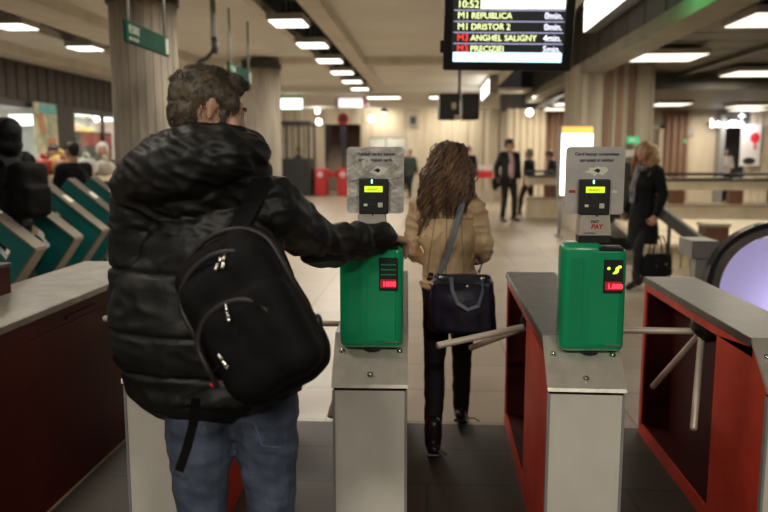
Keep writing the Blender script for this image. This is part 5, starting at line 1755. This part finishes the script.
# ---------------------------------------------------------------- smaller figures of the hall
walk = dict(al=(-.09, .20, .09), kl=(-.09, .16, .50), ar=(.09, -.24, .13), kr=(.09, -.04, .50), fr=(0, 1, -.5), wl=(-.25, -.08, .90), wr=(.25, .16, .92))
bend = dict(che=(0, .09, 1.22), nek=(0, .20, 1.40), head=(0, .31, 1.54), sl=(-.17, .18, 1.36), sr=(.17, .18, 1.36), el=(-.22, .22, 1.09), er=(.22, .22, 1.09), wl=(-.14, .42, 1.0), wr=(.14, .42, 1.0), hrot=(-25, 0, 0))
fwd = dict(el=(-.23, .04, 1.12), er=(.23, .04, 1.12), wl=(-.15, .26, 1.10), wr=(.15, .26, 1.10))
who = [
    ('hooded man all in black with a black rucksack passing the teal gates', (-3.64, 6.25, 0), R(68), walk, 1.06, 'hairdark', 'short', 'blackwool', 1.05, -.2, 'blackjean'),
    ('dark clad person between the teal gates and the produce stand', (-4.45, 9.15, 0), R(60), fwd, .97, 'hairdark', 'short', 'blackwool', 1.1, -.3, 'blackjean'),
    ('person in black jacket leaning over the produce stand', (-5.65, 11.1, 0), R(-160), bend, 1.02, 'hairdark', 'short', 'blackwool', 1.1, -.2, 'blackjean'),
    ('person in white knit hat and dark coat carrying a blue bag', (-5.15, 11.6, 0), R(-165), walk, .985, 'whitehat', 'cap', 'suit', 1.1, -.4, 'blackjean'),
    ('ticket clerk in coral scarf at the counter window', (-1.15, YB - .45, 0), R(10), fwd, .98, 'hairdark', 'short', 'blackwool', 1.05, -.1, 'blackjean'),
    ('slim dark figure standing against the pale back wall behind the woman in tan', (1.22, 24.0, 0), R(170), None, 1.02, 'hairdark', 'cap', 'blackwool', .95, -.5, 'blackjean'),
    ('person in dark olive coat beside the ticket window', (-.72, 27.0, 0), R(160), walk, .97, 'hairdark', 'short', 'olive', 1.1, -.5, 'blackjean'),
    ('ash haired woman in black jacket just behind the suited man', (2.50, 19.2, 0), R(60), walk, .95, 'hairgrey', 'cap', 'blackwool', 1.05, -.1, 'blackjean'),
    ('person in dark blue jacket bent over behind the short balustrade', (3.35, 19.6, 0), R(60), bend, .98, 'hairdark', 'short', 'suit', 1.15, -.1, 'denim'),
    ('shop clerk in pale shirt inside the neon shop opening', (9.85, 25.8, 0), R(180), fwd, 1.0, 'hairdark', 'cap', 'paleshirt', 1.05, -.1, 'blackjean'),
    ('attendant seated dark behind the booth glass', (-4.95, 28.1, 0), R(120), fwd, 1.02, 'hairdark', 'short', 'suit', 1.0, -.1, 'blackjean'),
]
PP = []
for lab, loc, rz, ps, k, hr, hk, tp, pf, hm, lg in who:
    r = person('person', lab, loc, rz, ps, k, .011, 'skin', hr, hk, tp, 'jacket', pf, hm, lg, 1.0, 'boot', hem_r=(.2, .15), shoe_len=.26, extra_top=hood_extra if not PP else None)
    PP.append(r)
# scarf of the clerk
t_, P, SM = PP[4][:3]
bm = B(); chain(bm, [P['nek'] + V(p) for p in ((.07, .0, .02), (.0, -.08, .02), (-.07, .0, .02), (-.05, .08, 0), (.05, .09, 0), (.07, 0, .02))], .04); ell(bm, P['nek'] + V((0, -.07, -.1)), (.12, .06, .12)); bm.transform(SM); obj('scarf', bm, 'orange', t_)
# rucksack of the man in black
q = PP[0][0]
t = thing('backpack', 'plain black rucksack on the man in black at the teal gates', 'backpack', (q.location.x + .27 * math.sin(R(68)), q.location.y - .27 * math.cos(R(68)), 1.02), R(68))
bm = B(); box(bm, (0, 0, .22), (.32, .2, .48), None, .07, 4); box(bm, (0, -.09, .14), (.26, .1, .26), None, .04, 4)
link_mesh('main_bag', blob(bm, .012, 3, lambda c, n: .008 * noise.noise(c * 9)), 'pack', t)
bm = B(); ribbon(bm, [(-.06, -.02, .47), (-.03, -.02, .52), (.03, -.02, .52), (.06, -.02, .47)], (0, 1, 0), .03, .008); obj('carry_loop', bm, 'packzip', t)
for s in (-1, 1):
    bm = B(); ribbon(bm, [(s * .1, .09, .42), (s * .12, .14, .48), (s * .13, .18, .40)], (1, 0, 0), .05, .012); obj('shoulder_strap', bm, 'pack', t)
# blue bag
q = PP[3][0]
hp = Matrix.Translation(q.location) @ Matrix.Rotation(R(-165), 4, 'Z') @ V((-.30, -.02, .84))
t = thing('carrier_bag', 'bright blue carrier bag beside the white hatted person', 'bag', (hp.x, hp.y - .1, hp.z - .40), R(10))
bm = B(); loft(bm, [((0, 0, 0), (.17, 0, 0), (0, .07, 0)), ((0, 0, .2), (.2, 0, 0), (0, .09, 0)), ((0, 0, .38), (.16, 0, 0), (0, .04, 0))], 20)
link_mesh('bag_body', blob(bm, .012, 2, lambda c, n: .01 * noise.noise(c * 12)), 'bluebag', t)
bm = B(); tube(bm, [(-.08, 0, .36), (-.05, 0, .48), (.05, 0, .48), (.08, 0, .36)], .01, 8); obj('handle', bm, 'bluebag', t)
